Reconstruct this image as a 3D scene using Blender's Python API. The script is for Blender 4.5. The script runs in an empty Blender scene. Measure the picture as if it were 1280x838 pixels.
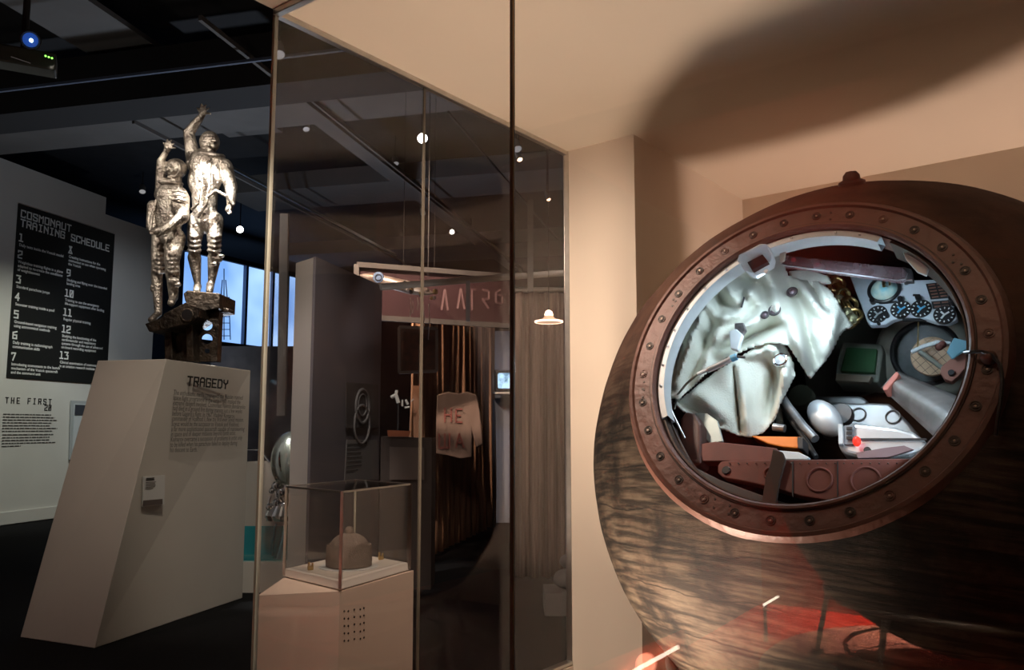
import bpy, bmesh, math, random
from mathutils import Vector as V, Matrix as M
random.seed(7)
C = bpy.context.scene.collection
S = bpy.context.scene
# ------------------------------------------------------------------ camera, world, lights
F = 1030.0; PITCH = math.atan(116/F); EYE = V((0, 0, 1.5))
cam = bpy.data.cameras.new('camera'); cam.sensor_width = 36; cam.lens = F/1280*36; cam.clip_start = .02
co = bpy.data.objects.new('camera', cam); C.objects.link(co); co.location = EYE
co.rotation_euler = (math.pi/2+PITCH, 0, 0); S.camera = co
S.view_settings.view_transform = 'Standard'; S.view_settings.look = 'None'
S.view_settings.exposure = 0.0; S.view_settings.gamma = 1.0; S.view_settings.use_curve_mapping = False
S.cycles.transparent_max_bounces = 40
w = bpy.data.worlds.new('world'); S.world = w; w.use_nodes = True
w.node_tree.nodes['Background'].inputs[0].default_value = (.35, .42, .6, 1)
w.node_tree.nodes['Background'].inputs[1].default_value = .012

def light(kind, loc, target, power, col=(1, 1, 1), size=.1, spot=40, blend=.6, sy=None):
    l = bpy.data.lights.new('lamp_and_fill', kind); l.energy = power; l.color = col
    if kind == 'AREA':
        l.size = size
        if sy: l.shape = 'RECTANGLE'; l.size_y = sy
    else: l.shadow_soft_size = size
    if kind == 'SPOT': l.spot_size = math.radians(spot); l.spot_blend = blend
    o = bpy.data.objects.new('lamp_and_fill', l); C.objects.link(o); o.location = loc
    if target is not None:
        o.rotation_euler = (V(target)-V(loc)).to_track_quat('-Z', 'Y').to_euler()
    return o
WARM = (1, .78, .56); NEUT = (1, .9, .78); COOL = (.66, .86, 1); RED = (1, .16, .08)
# showcase: uplights behind and beside the capsule, wash on the corner walls
light('SPOT', (2.95, 4.05, .30), (2.1, 4.2, 3.0), 235, (1, .74, .60), .14, 150, 1)
light('SPOT', (.15, 2.80, .30), (.6, 3.3, 3.0), 215, (1, .78, .60), .10, 130, 1)
light('SPOT', (-.45, 2.75, 2.95), (.62, 4.35, 1.0), 195, (1, .82, .66), .08, 100, 1)
light('SPOT', (.9, 1.95, 2.95), (1.0, 3.1, .9), 8, (1, .72, .5), .08, 100, 1)
light('POINT', (1.55, 2.15, .28), None, 1.6, (1, .25, .12), .1)
# hall: spots, some of them unseen and added to brighten displays
light('SPOT', (-2.0, 4.4, 4.8), (-2.75, 7.0, 3.3), 380, NEUT, .05, 38, .6)
light('SPOT', (-4.6, 5.2, 4.6), (-2.8, 7.0, 3.4), 170, NEUT, .05, 38, .5)
light('SPOT', (-1.0, 3.5, 5.2), (-2.4, 6.9, 1.2), 290, (1, .88, .72), .1, 34, .9)
light('SPOT', (-4.6, 3.4, 4.8), (-3.2, 6.0, .9), 105, (1, .76, .66), .1, 40, .9)
light('SPOT', (-4.6, 10.5, 5.6), (-7.7, 13.2, 1.7), 1300, (.95, .97, .86), .12, 50, 1)
light('SPOT', (-5.2, 11.2, 5.6), (-6.9, 15.6, 2.5), 500, (.8, .88, 1), .12, 60, 1)
light('SPOT', (-.5, 2.4, 2.95), (-.72, 3.75, .7), 250, (1, .84, .66), .06, 62, .9)
light('SPOT', (-1.6, 5.6, 4.6), (-.7, 10.6, 1.7), 1500, (1, .74, .54), .1, 40, .9)
light('SPOT', (-2.6, 8.3, 4.4), (-.6, 11.0, 1.6), 700, (1, .74, .52), .1, 70, .9)
light('SPOT', (1.4, 6.0, 4.6), (.3, 8.4, 1.4), 260, (1, .8, .65), .1, 40, .9)
light('SPOT', (-2.7, 6.5, 4.2), (-2.25, 8.0, 1.1), 750, (1, .97, .9), .05, 40, .6)
light('SPOT', (-2.7, 4.6, 3.6), (-1.6, 6.2, 1.7), 60, (1, .92, .88), .08, 34, .9)
light('SPOT', (.22, 3.85, .27), (1.3, 3.2, .45), 5, (1, .82, .62), .03, 110, .9)  # added low spot inside the showcase, brightens the stand legs
light('SPOT', (-.8, 4.3, 4.2), (-1.3, 6.3, 1.6), 85, (1, .9, .82), .1, 44, .9)
light('SPOT', (-3, 11, .5), (-2.5, 9, 6.3), 380, (.75, .85, 1), .3, 165, 1)  # added upward fill that lifts the dark ceiling, no fixture there
light('SPOT', (-7, 6, .5), (-6, 7, 6.3), 60, (.9, .85, .75), .3, 150, 1)  # same kind of added fill for the left ceiling

# ------------------------------------------------------------------ projection helpers (measure real positions)
def ray(x, y):
    a = ((x-640)/F, 1.0, -(y-419)/F); c, s = math.cos(PITCH), math.sin(PITCH)
    return V((a[0], c*a[1]-s*a[2], s*a[1]+c*a[2]))
def at(x, y, Y):
    r = ray(x, y); return EYE+r*(Y/r.y)
def onz(x, y, z):
    r = ray(x, y); return EYE+r*((z-1.5)/r.z)
def onpl(x, y, P, n):
    r = ray(x, y); return EYE+r*((V(P)-EYE).dot(n)/r.dot(n))

# ------------------------------------------------------------------ materials
def mat(name, col, rough=.6, metal=0, emit=0, ecol=None, noise=0, scale=8, col2=None, bump=0, bscale=None, spec=.5, stretch=None, detail=4, coat=0):
    m = bpy.data.materials.new(name); m.use_nodes = True; nt = m.node_tree; b = nt.nodes['Principled BSDF']
    b.inputs['Base Color'].default_value = (*col, 1); b.inputs['Roughness'].default_value = rough
    b.inputs['Metallic'].default_value = metal; b.inputs['Specular IOR Level'].default_value = spec
    b.inputs['Coat Weight'].default_value = coat
    if emit:
        b.inputs['Emission Color'].default_value = (*(ecol or col), 1); b.inputs['Emission Strength'].default_value = emit
    tc = nt.nodes.new('ShaderNodeTexCoord'); mp = nt.nodes.new('ShaderNodeMapping'); nt.links.new(tc.outputs['Object'], mp.inputs[0])
    if stretch: mp.inputs['Scale'].default_value = stretch
    if noise or col2:
        n = nt.nodes.new('ShaderNodeTexNoise'); n.inputs['Scale'].default_value = scale; n.inputs['Detail'].default_value = detail
        nt.links.new(mp.outputs[0], n.inputs['Vector'])
        r = nt.nodes.new('ShaderNodeValToRGB'); c2 = col2 or tuple(max(0, c*(1-noise)) for c in col)
        r.color_ramp.elements[0].position = .35; r.color_ramp.elements[1].position = .68
        r.color_ramp.elements[0].color = (*c2, 1); r.color_ramp.elements[1].color = (*col, 1)
        nt.links.new(n.outputs['Fac'], r.inputs[0]); nt.links.new(r.outputs[0], b.inputs['Base Color'])
    if bump:
        n2 = nt.nodes.new('ShaderNodeTexNoise'); n2.inputs['Scale'].default_value = bscale or scale*3; n2.inputs['Detail'].default_value = 5
        nt.links.new(mp.outputs[0], n2.inputs['Vector'])
        bp = nt.nodes.new('ShaderNodeBump'); bp.inputs['Strength'].default_value = bump; bp.inputs['Distance'].default_value = .02
        nt.links.new(n2.outputs['Fac'], bp.inputs['Height']); nt.links.new(bp.outputs[0], b.inputs['Normal'])
    return m
def glassmat(name, tint=(.965, .955, .96), f0=.042, rough=0):
    m = bpy.data.materials.new(name); m.use_nodes = True; nt = m.node_tree; nt.nodes.clear()
    o = nt.nodes.new('ShaderNodeOutputMaterial'); mx = nt.nodes.new('ShaderNodeMixShader')
    t = nt.nodes.new('ShaderNodeBsdfTransparent'); t.inputs[0].default_value = (*tint, 1)
    g = nt.nodes.new('ShaderNodeBsdfGlossy'); g.inputs['Roughness'].default_value = rough
    ge = nt.nodes.new('ShaderNodeNewGeometry'); d = nt.nodes.new('ShaderNodeVectorMath'); d.operation = 'DOT_PRODUCT'
    nt.links.new(ge.outputs['Incoming'], d.inputs[0]); nt.links.new(ge.outputs['Normal'], d.inputs[1])
    def mth(op, a, b=None):
        n = nt.nodes.new('ShaderNodeMath'); n.operation = op
        nt.links.new(a, n.inputs[0]) if not isinstance(a, float) else setattr(n.inputs[0], 'default_value', a)
        if b is not None: nt.links.new(b, n.inputs[1]) if not isinstance(b, float) else setattr(n.inputs[1], 'default_value', b)
        return n.outputs[0]
    a = mth('ABSOLUTE', d.outputs['Value']); i = mth('SUBTRACT', 1.0, a); p = mth('POWER', i, 5.0)
    f = mth('MULTIPLY', p, 1-f0); f = mth('ADD', f, f0)
    nt.links.new(f, mx.inputs[0]); nt.links.new(t.outputs[0], mx.inputs[1]); nt.links.new(g.outputs[0], mx.inputs[2])
    nt.links.new(mx.outputs[0], o.inputs[0]); return m

m_floor = mat('black_carpet', (.012, .012, .013), .95, spec=.1, noise=.4, scale=60, bump=.3)
m_hallceil = mat('dark_ceiling', (.03, .03, .032), .9, noise=.2, scale=3)
m_beam = mat('dark_beam', (.02, .02, .022), .8)
m_lintel = mat('grey_lintel', (.16, .155, .15), .9, noise=.15, scale=2)
m_cream = mat('cream_paint', (.74, .64, .52), .75, noise=.05, scale=2, bump=.04, bscale=120)
m_creamceil = mat('cream_ceiling', (.66, .57, .45), .85, noise=.04, scale=1.5)
m_wall = mat('off_white_wall', (.62, .62, .58), .85, noise=.06, scale=1.2)
m_plinth = mat('plinth_paint', (.60, .56, .50), .6, noise=.05, scale=2)
m_black = mat('black_board', (.008, .009, .009), .6)
m_white = mat('white_print', (.85, .87, .84), .7)
m_ink = mat('black_ink', (.015, .014, .013), .7)
m_inkg = mat('grey_ink', (.05, .045, .042), .7)
m_glass = glassmat('clear_glass')
m_caseglass = glassmat('case_glass', (.97, .97, .96))
m_edge = mat('glass_edge', (.30, .29, .24), .25, spec=.8, noise=.2, scale=5)
m_edge2 = mat('joint_seal', (.10, .085, .065), .3)
m_alu = mat('brushed_aluminium', (.62, .60, .56), .35, 1, noise=.15, scale=20)
m_chrome = mat('polished_metal', (.8, .8, .78), .12, 1)
m_dark = mat('dark_metal', (.03, .03, .032), .5)
m_brass = mat('brass', (.62, .42, .17), .28, 1)
m_bronze = mat('silvered_bronze', (.56, .50, .43), .36, .88, col2=(.15, .12, .10), scale=11, bump=.7, bscale=45)
m_bronzed = mat('dark_bronze', (.10, .075, .055), .42, .8, col2=(.035, .027, .022), scale=8, bump=.6, bscale=30)

# ------------------------------------------------------------------ mesh builder
def root_loc(o):
    while o.parent: o = o.parent
    return V(o.location)
class MB:
    def __init__(s): s.v = []; s.f = []
    def add(s, vs, fs):
        k = len(s.v); s.v += [V(v) for v in vs]; s.f += [tuple(i+k for i in f) for f in fs]; return s
    def box(s, c, sz, rz=0, R=None):
        R = R or M.Rotation(rz, 3, 'Z'); c = V(c); vs = []
        for x in (-1, 1):
            for y in (-1, 1):
                for z in (-1, 1): vs.append(c+R @ V((x*sz[0]/2, y*sz[1]/2, z*sz[2]/2)))
        return s.add(vs, [(0, 1, 3, 2), (4, 6, 7, 5), (0, 4, 5, 1), (2, 3, 7, 6), (0, 2, 6, 4), (1, 5, 7, 3)])
    def bar(s, a, b, w, h, up=(0, 0, 1)):
        a, b = V(a), V(b); d = (b-a).normalized(); sd = d.cross(V(up)); sd = sd.normalized() if sd.length > 1e-5 else V((1, 0, 0)); u = sd.cross(d)
        vs = [p+sd*x*w/2+u*z*h/2 for p in (a, b) for x, z in ((-1, -1), (1, -1), (1, 1), (-1, 1))]
        return s.add(vs, [(3, 2, 1, 0), (4, 5, 6, 7), (0, 1, 5, 4), (1, 2, 6, 5), (2, 3, 7, 6), (3, 0, 4, 7)])
    def tube(s, pts, r, n=10, r2=None):
        pts = [V(p) for p in pts]; k = len(pts); rings = []; pu = None
        for i, p in enumerate(pts):
            d = (pts[min(i+1, k-1)]-pts[max(i-1, 0)]).normalized()
            if pu is None: pu = d.orthogonal().normalized()
            else: pu = (pu-d*pu.dot(d)).normalized()
            w = d.cross(pu); rr = r if r2 is None else r+(r2-r)*i/(k-1)
            rings.append([p+(pu*math.cos(2*math.pi*j/n)+w*math.sin(2*math.pi*j/n))*rr for j in range(n)])
        vs = [q for g in rings for q in g]; fs = []
        for i in range(k-1):
            for j in range(n): fs.append((i*n+j, i*n+(j+1) % n, (i+1)*n+(j+1) % n, (i+1)*n+j))
        fs.append(tuple(range(n-1, -1, -1))); fs.append(tuple((k-1)*n+j for j in range(n)))
        return s.add(vs, fs)
    def lathe(s, prof, c=(0, 0, 0), ax=(0, 0, 1), n=32, x=None, a0=0, a1=None):
        ax = V(ax).normalized(); X = V(x) if x else ax.orthogonal().normalized(); Yv = ax.cross(X); c = V(c)
        full = a1 is None; a1 = 2*math.pi if full else a1; cnt = n if full else n+1
        vs = []
        for r, z in prof:
            for j in range(cnt):
                t = a0+(a1-a0)*j/n; vs.append(c+ax*z+(X*math.cos(t)+Yv*math.sin(t))*r)
        fs = []
        for i in range(len(prof)-1):
            for j in range(n):
                j2 = (j+1) % cnt if full else j+1
                fs.append((i*cnt+j, i*cnt+j2, (i+1)*cnt+j2, (i+1)*cnt+j))
        return s.add(vs, fs)
    def ball(s, c, r, n=16, sc=(1, 1, 1), R=None):
        vs = []; fs = []; m = n//2; R = R or M.Identity(3)
        for i in range(m+1):
            t = math.pi*i/m
            for j in range(n):
                p = 2*math.pi*j/n; vs.append(V(c)+R @ V((r*sc[0]*math.sin(t)*math.cos(p), r*sc[1]*math.sin(t)*math.sin(p), r*sc[2]*math.cos(t))))
        for i in range(m):
            for j in range(n): fs.append((i*n+j, (i+1)*n+j, (i+1)*n+(j+1) % n, i*n+(j+1) % n))
        return s.add(vs, fs)
    def torus(s, c, R_, r, ax=(0, 0, 1), n=40, m=8, sx=1, x=None):
        ax = V(ax).normalized(); X = V(x).normalized() if x else ax.orthogonal().normalized(); Yv = ax.cross(X); vs = []; fs = []
        for i in range(n):
            t = 2*math.pi*i/n; d = X*math.cos(t)*sx+Yv*math.sin(t)
            for j in range(m):
                p = 2*math.pi*j/m; vs.append(V(c)+d*R_+(d*math.cos(p)+ax*math.sin(p))*r)
        for i in range(n):
            for j in range(m): fs.append((i*m+j, ((i+1) % n)*m+j, ((i+1) % n)*m+(j+1) % m, i*m+(j+1) % m))
        return s.add(vs, fs)
    def prism(s, pts, d):
        pts = [V(p) for p in pts]; k = len(pts); d = V(d)
        return s.add(pts+[p+d for p in pts], [tuple(range(k)), tuple(range(2*k-1, k-1, -1))]+[(i, i+k, (i+1) % k+k, (i+1) % k) for i in range(k)])
    def build(s, name, m, parent=None, smooth=False, bevel=0, solid=0, merge=False, edge=40):
        me = bpy.data.meshes.new(name); off = root_loc(parent) if parent else V()
        me.from_pydata([v-off for v in s.v], [], s.f); me.validate()
        bm = bmesh.new(); bm.from_mesh(me)
        if merge or smooth: bmesh.ops.remove_doubles(bm, verts=bm.verts, dist=1e-5)
        bmesh.ops.recalc_face_normals(bm, faces=bm.faces)
        if smooth:
            lim = math.radians(edge)
            for f in bm.faces: f.smooth = True
            for e in bm.edges:
                if len(e.link_faces) == 2 and e.calc_face_angle(0) > lim: e.smooth = False
        bm.to_mesh(me); bm.free()
        me.materials.append(m); o = bpy.data.objects.new(name, me); C.objects.link(o)
        if parent: o.parent = parent
        if solid:
            q = o.modifiers.new('solid', 'SOLIDIFY'); q.thickness = solid; q.offset = 0
        if bevel:
            q = o.modifiers.new('bevel', 'BEVEL'); q.width = bevel; q.segments = 3; q.limit_method = 'ANGLE'; q.angle_limit = math.radians(35)
        return o
def thing(name, loc, label, cat, group=None):
    o = bpy.data.objects.new(name, None); o.empty_display_size = .1; C.objects.link(o); o.location = loc
    return tag(o, label, cat, group)
def tag(o, label=None, cat=None, group=None, kind=None):
    if label: o['label'] = label
    if cat: o['category'] = cat
    if group: o['group'] = group
    if kind: o['kind'] = kind
    return o
def struct(o): o['kind'] = 'structure'; return o
def copy_tree(o, parent=None):
    c = o.copy(); C.objects.link(c)
    if parent: c.parent = parent
    for ch in list(o.children): copy_tree(ch, c)
    return c
def text(body, origin, xd, yd, size, m, name, parent, width=None, line=1.0, bold=0, align='LEFT', depth=.002, nrm=None):
    cu = bpy.data.curves.new('t', 'FONT'); cu.body = body; cu.size = size; cu.space_line = line; cu.align_x = align; cu.offset = bold; cu.resolution_u = 2
    t = bpy.data.objects.new('t', cu); C.objects.link(t)
    dg = bpy.context.evaluated_depsgraph_get(); me = bpy.data.meshes.new_from_object(t.evaluated_get(dg))
    bpy.data.objects.remove(t); xs = [v.co.x for v in me.vertices]
    k = width/(max(xs)-min(xs)) if width and xs else 1
    xd, yd = V(xd).normalized(), V(yd).normalized(); off = root_loc(parent) if parent else V(); nn = xd.cross(yd)
    for v in me.vertices: v.co = V(origin)+xd*v.co.x*k+yd*v.co.y+nn*depth-off
    me.materials.clear(); me.materials.append(m); me.name = name
    o = bpy.data.objects.new(name, me); C.objects.link(o)
    if parent: o.parent = parent
    return o
# block lettering drawn with strokes on a 4 x 6 grid
G = {'C': '0:46,15,11,02;', 'T': '', }
GL = {
 'C': [(4, 5), (4, 6), (0, 6), (0, 0), (4, 0), (4, 1)], 'O': [(0, 0), (4, 0), (4, 6), (0, 6), (0, 0)],
 'S': [(4, 5), (4, 6), (0, 6), (0, 3.4), (4, 2.6), (4, 0), (0, 0), (0, 1)], 'M': [(0, 0), (0, 6), (2, 4), (4, 6), (4, 0)],
 'N': [(0, 0), (0, 6), (4, 1.5), None, (4, 0), (4, 6)], 'A': [(0, 0), (0, 5), (1, 6), (3, 6), (4, 5), (4, 0), None, (0, 3), (4, 3)],
 'U': [(0, 6), (0, 0), (4, 0), (4, 6)], 'T': [(0, 6), (4, 6), None, (2, 6), (2, 0)],
 'R': [(0, 0), (0, 6), (4, 6), (4, 3), (0, 3), None, (2, 3), (4, 1), (4, 0)], 'I': [(.8, 6), (3.2, 6), None, (2, 6), (2, 0), None, (.8, 0), (3.2, 0)],
 'G': [(4, 5), (4, 6), (0, 6), (0, 0), (4, 0), (4, 3), (2, 3)], 'H': [(0, 0), (0, 6), None, (4, 0), (4, 6), None, (0, 3), (4, 3)],
 'E': [(4, 6), (0, 6), (0, 0), (4, 0), None, (0, 3), (3.2, 3)], 'D': [(0, 0), (0, 6), (3, 6), (4, 5), (4, 1), (3, 0), (0, 0)],
 'L': [(0, 6), (0, 0), (4, 0)], 'F': [(4, 6), (0, 6), (0, 0), None, (0, 3), (3.2, 3)], 'Y': [(0, 6), (0, 4.4), (2, 3), (4, 4.4), (4, 6), None, (2, 3), (2, 0)],
 '0': [(0, 0), (4, 0), (4, 6), (0, 6), (0, 0), None, (1, 1), (3, 5)], '1': [(.6, 6), (2, 6), (2, 0), None, (.2, 0), (3.8, 0)], '2': [(0, 5), (0, 6), (4, 6), (4, 3.4), (0, 2), (0, 0), (4, 0)],
 '3': [(0, 6), (4, 6), (2.4, 3.6), (4, 3), (4, 0), (0, 0)], '4': [(3, 0), (3, 6), (0, 2), (4, 2)], '5': [(4, 6), (0, 6), (0, 3.4), (4, 3.4), (4, 0), (0, 0)],
 '6': [(4, 6), (0, 5), (0, 0), (4, 0), (4, 3), (0, 3)], '7': [(0, 5.2), (0, 6), (4, 6), (1.6, 0)], '8': [(0, 0), (4, 0), (0.6, 6), (3.4, 6), (0, 0)],
 '9': [(4, 3), (0, 3), (0, 6), (4, 6), (4, 1), (1, 0)]}
def blocktext(mb, s_, o, xd, yd, h, adv=None, wf=.62, st=.17, nrm=None):
    xd, yd = V(xd).normalized(), V(yd).normalized(); n = V(nrm); u = h/6; wx = h*wf/4; x = 0; adv = adv or h*wf*1.38
    for ch in s_:
        pts = GL.get(ch)
        if pts:
            prev = None
            for p in pts:
                if p is None: prev = None; continue
                q = V(o)+xd*(x+p[0]*wx)+yd*(p[1]*u)
                if prev is not None:
                    d = (q-prev).normalized(); mb.bar(prev-d*h*st/2, q+d*h*st/2, h*st, .004, up=n)
                prev = q
        x += adv
    return x
def textlines(mb, o, xd, yd, n, lines, width, pitch, h, seed=1):
    """illegible small print: each word a short dark dash"""
    rnd = random.Random(seed); xd, yd = V(xd).normalized(), V(yd).normalized()
    for i in range(lines):
        x = 0; W = width*(rnd.uniform(.82, 1) if i < lines-1 else rnd.uniform(.3, .9))
        while x < W:
            l = rnd.uniform(.025, .09)*width; l = min(l, W-x+.001)
            a = V(o)+xd*x-yd*(i*pitch); mb.bar(a, a+xd*l, h, .002, up=n); x += l+width*.013

# ------------------------------------------------------------------ the showcase (a raised glazed bay)
u = V((.6, .8, 0)); v = V((.8, -.6, 0)); up = V((0, 0, 1)); ZB, ZC = .25, 3.067
K = V((-.891, 2.954, 0)); FAR = V((.307, 4.560, 0)); GC = V((.653, 4.277, 0)); CC = V((1.593, 5.558, 0)); CE = CC+V((.76, -.65, 0))*4.2
FE = K+v*3.9
def at_z(p, z): return V((p.x, p.y, z))
struct(MB().box((0, 12, -.05), (60, 60, .1)).build('floor', m_floor))
struct(MB().prism([at_z(p, .004) for p in (K, FAR, GC, CC, CE, CE-u*3, FE)], (0, 0, .10)).build('trim_1', mat('case_floor', (.05, .042, .034), .5, noise=.3, scale=4)))
struct(MB().prism([at_z(p, ZC) for p in (K-u*1.6, FAR+u*1.2, CC+u*.4, CE+u*.3, FE-u*1.6)], (0, 0, .5)).build('ceiling_1', m_creamceil))
def wallseg(name, a, b, z0, z1, nrm, th=.08, m=m_cream):
    n = V(nrm).normalized()*th; return struct(MB().prism([at_z(a, z0), at_z(b, z0), at_z(b, z1), at_z(a, z1)], n).build(name, m))
wallseg('wall_corner', FAR, GC, 0, ZC, u)
wallseg('wall_side', GC+u*.001, CC, 0, ZC, -v)
wallseg('wall_rear', CC, CE, 0, ZC, (.65, .76, 0))
# sill and frame
def frame(name, a, b, w, h, m=m_alu): return struct(MB().bar(a, b, w, h).build(name, m, bevel=.003))
frame('trim_2', at_z(K, ZB/2+.06), at_z(FAR, ZB/2+.06), .05, ZB-.13, m_cream); frame('trim_3', at_z(K, ZB/2+.06), at_z(FE, ZB/2+.06), .05, ZB-.13, m_cream)
frame('trim_4', at_z(K, ZB+.008), at_z(FAR, ZB+.008), .045, .016); frame('trim_5', at_z(K, ZB+.008), at_z(FE, ZB+.008), .045, .016)
frame('trim_6', at_z(K, ZC-.012), at_z(FAR, ZC-.012), .03, .024); frame('trim_7', at_z(K, ZC-.012), at_z(FE, ZC-.012), .03, .024)
frame('trim_8', at_z(FAR, ZB), at_z(FAR, ZC), .03, .03, m_alu)
def pane(n, a, b):
    d = (b-a).normalized(); a2 = a+d*.006; b2 = b-d*.006
    return struct(MB().bar(at_z(a2, (ZB+ZC)/2), at_z(b2, (ZB+ZC)/2), .010, ZC-ZB-.03).build('window_%d' % n, m_glass))
J1 = K+u*.82; J2 = K+v*1.115; J3 = K+v*3.9
pane(1, K+u*.01, J1); pane(2, J1, FAR-u*.015); pane(3, K+v*.01, J2); pane(4, J2, J3)
def joint(n, p, w, m, d=v): struct(MB().bar(at_z(p, ZB), at_z(p, ZC-.02), w, .013, up=d).build('trim_%d' % n, m))
joint(9, K, .016, m_edge); joint(10, J1, .007, m_edge2, -u); joint(11, J2, .007, m_edge2); 
struct(MB().bar(at_z(J2+v*.006-u*.004, ZB), at_z(J2+v*.006-u*.004, ZC-.02), .0022, .002).build('trim_12', m_brass))

# ------------------------------------------------------------------ the capsule
CS = V((1.4895, 3.4037, 1.3431)); R0 = 1.15
az, el = math.radians(-38.2), math.radians(23.3)
hn = V((math.cos(el)*math.sin(az), -math.cos(el)*math.cos(az), math.sin(el))); hx = V((math.cos(az), math.sin(az), 0)); hy = hn.cross(hx)
HO = CS+hn*.985
def hp(px, py, d):
    r = ray(px, py)
    for k in range(60):
        P = EYE+r*(((HO-hn*d)-EYE).dot(hn)/r.dot(hn))
        if (P-CS).length < 1.075 or d < .03: return P
        d -= .02
    return P
def hang(t, r, d): return HO-hn*d+(hx*math.cos(t)+hy*math.sin(t))*r

def charred():
    m = bpy.data.materials.new('charred_heat_shield'); m.use_nodes = True; nt = m.node_tree; b = nt.nodes['Principled BSDF']
    L = nt.links.new; N = nt.nodes.new
    tc = N('ShaderNodeTexCoord'); mp = N('ShaderNodeMapping'); L(tc.outputs['Object'], mp.inputs[0]); mp.inputs['Rotation'].default_value = (.12, -.16, .3)
    n1 = N('ShaderNodeTexNoise'); n1.inputs['Scale'].default_value = 4.5; n1.inputs['Detail'].default_value = 9; n1.inputs['Roughness'].default_value = .68; L(mp.outputs[0], n1.inputs['Vector'])
    r1 = N('ShaderNodeValToRGB'); e = r1.color_ramp.elements; e[0].position = .36; e[0].color = (.012, .009, .006, 1); e[1].position = .66; e[1].color = (.085, .067, .046, 1)
    q = r1.color_ramp.elements.new(.5); q.color = (.06, .043, .028, 1); L(n1.outputs['Fac'], r1.inputs[0])
    # wound layers
    sx = N('ShaderNodeSeparateXYZ'); L(mp.outputs[0], sx.inputs[0])
    n2 = N('ShaderNodeTexNoise'); n2.inputs['Scale'].default_value = 3; n2.inputs['Detail'].default_value = 6; L(mp.outputs[0], n2.inputs['Vector'])
    ad = N('ShaderNodeMath'); ad.operation = 'MULTIPLY_ADD'; L(n2.outputs['Fac'], ad.inputs[0]); ad.inputs[1].default_value = .09; L(sx.outputs['Z'], ad.inputs[2])
    ml = N('ShaderNodeMath'); ml.operation = 'MULTIPLY'; ml.inputs[1].default_value = 7.5; L(ad.outputs[0], ml.inputs[0])
    fr = N('ShaderNodeMath'); fr.operation = 'FRACT'; L(ml.outputs[0], fr.inputs[0])
    r2 = N('ShaderNodeValToRGB'); k = r2.color_ramp.elements; k[0].position = 0; k[0].color = (.03, .03, .03, 1); k[1].position = .06; k[1].color = (1, 1, 1, 1)
    k2 = k.new(.96); k2.color = (.85, .85, .85, 1); L(fr.outputs[0], r2.inputs[0])
    st = N('ShaderNodeMapping'); st.inputs['Scale'].default_value = (2, 2, 26); L(mp.outputs[0], st.inputs[0])
    n3 = N('ShaderNodeTexNoise'); n3.inputs['Scale'].default_value = 2; n3.inputs['Detail'].default_value = 5; L(st.outputs[0], n3.inputs['Vector'])
    mr = N('ShaderNodeMapRange'); mr.inputs[1].default_value = .4; mr.inputs[2].default_value = .6; mr.inputs[3].default_value = .25; mr.inputs[4].default_value = 1.35; L(n3.outputs['Fac'], mr.inputs[0])
    # layers fade out above the hatch where the skin is smooth
    zf = N('ShaderNodeMapRange'); zf.inputs[1].default_value = .75; zf.inputs[2].default_value = 1.25; L(sx.outputs['Z'], zf.inputs[0])
    mx = N('ShaderNodeMix'); mx.data_type = 'RGBA'; mx.blend_type = 'MULTIPLY'; mx.inputs['Factor'].default_value = 1; L(r1.outputs[0], mx.inputs['A']); L(r2.outputs[0], mx.inputs['B'])
    mx3 = N('ShaderNodeMix'); mx3.data_type = 'RGBA'; mx3.blend_type = 'MULTIPLY'; mx3.inputs['Factor'].default_value = 1; L(mx.outputs['Result'], mx3.inputs['A']); L(mr.outputs[0], mx3.inputs['B'])
    mx2 = N('ShaderNodeMix'); mx2.data_type = 'RGBA'; L(zf.outputs[0], mx2.inputs['Factor']); L(mx3.outputs['Result'], mx2.inputs['A'])
    r3 = N('ShaderNodeValToRGB'); r3.color_ramp.elements[0].position = .3; r3.color_ramp.elements[0].color = (.035, .015, .010, 1); r3.color_ramp.elements[1].position = .7; r3.color_ramp.elements[1].color = (.105, .048, .029, 1); L(n1.outputs['Fac'], r3.inputs[0])
    L(r3.outputs[0], mx2.inputs['B']); L(mx2.outputs['Result'], b.inputs['Base Color']); b.inputs['Roughness'].default_value = .78; b.inputs['Specular IOR Level'].default_value = .3
    n4 = N('ShaderNodeTexNoise'); n4.inputs['Scale'].default_value = 14; n4.inputs['Detail'].default_value = 7; n4.inputs['Roughness'].default_value = .7; L(st.outputs[0], n4.inputs['Vector'])
    hm = N('ShaderNodeMath'); hm.operation = 'MULTIPLY_ADD'; L(n4.outputs['Fac'], hm.inputs[0]); hm.inputs[1].default_value = .5; L(n1.outputs['Fac'], hm.inputs[2])
    bp = N('ShaderNodeBump'); bp.inputs['Strength'].default_value = .5; bp.inputs['Distance'].default_value = .012; L(hm.outputs[0], bp.inputs['Height']); L(bp.outputs[0], b.inputs['Normal'])
    return m
m_char = charred()
m_ring = mat('rusty_ring', (.165, .074, .054), .5, .1, col2=(.10, .045, .032), scale=5, bump=.25, bscale=30)
m_ringd = mat('dark_ring_steel', (.07, .045, .035), .5, .3, noise=.3, scale=12)
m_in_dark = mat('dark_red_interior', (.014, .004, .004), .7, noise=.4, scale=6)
m_in_grey = mat('grey_green_lining', (.26, .27, .22), .7, noise=.3, scale=5)
m_fab = mat('white_canvas', (.68, .69, .60), .85, noise=.1, scale=3, bump=.25, bscale=140)
m_whitep = mat('white_enamel', (.72, .78, .80), .4, noise=.12, scale=14)
m_silver = mat('silver_sheet', (.72, .75, .77), .3, .85, noise=.2, scale=10, bump=.1)
m_redp = mat('red_primer', (.21, .062, .046), .6, noise=.35, scale=9)
m_panel = mat('grey_blue_panel', (.50, .55, .60), .5, noise=.06, scale=8)
m_orange = mat('orange_paint', (.95, .26, .03), .45)
m_blk = mat('black_plastic', (.012, .012, .013), .35)
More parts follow.
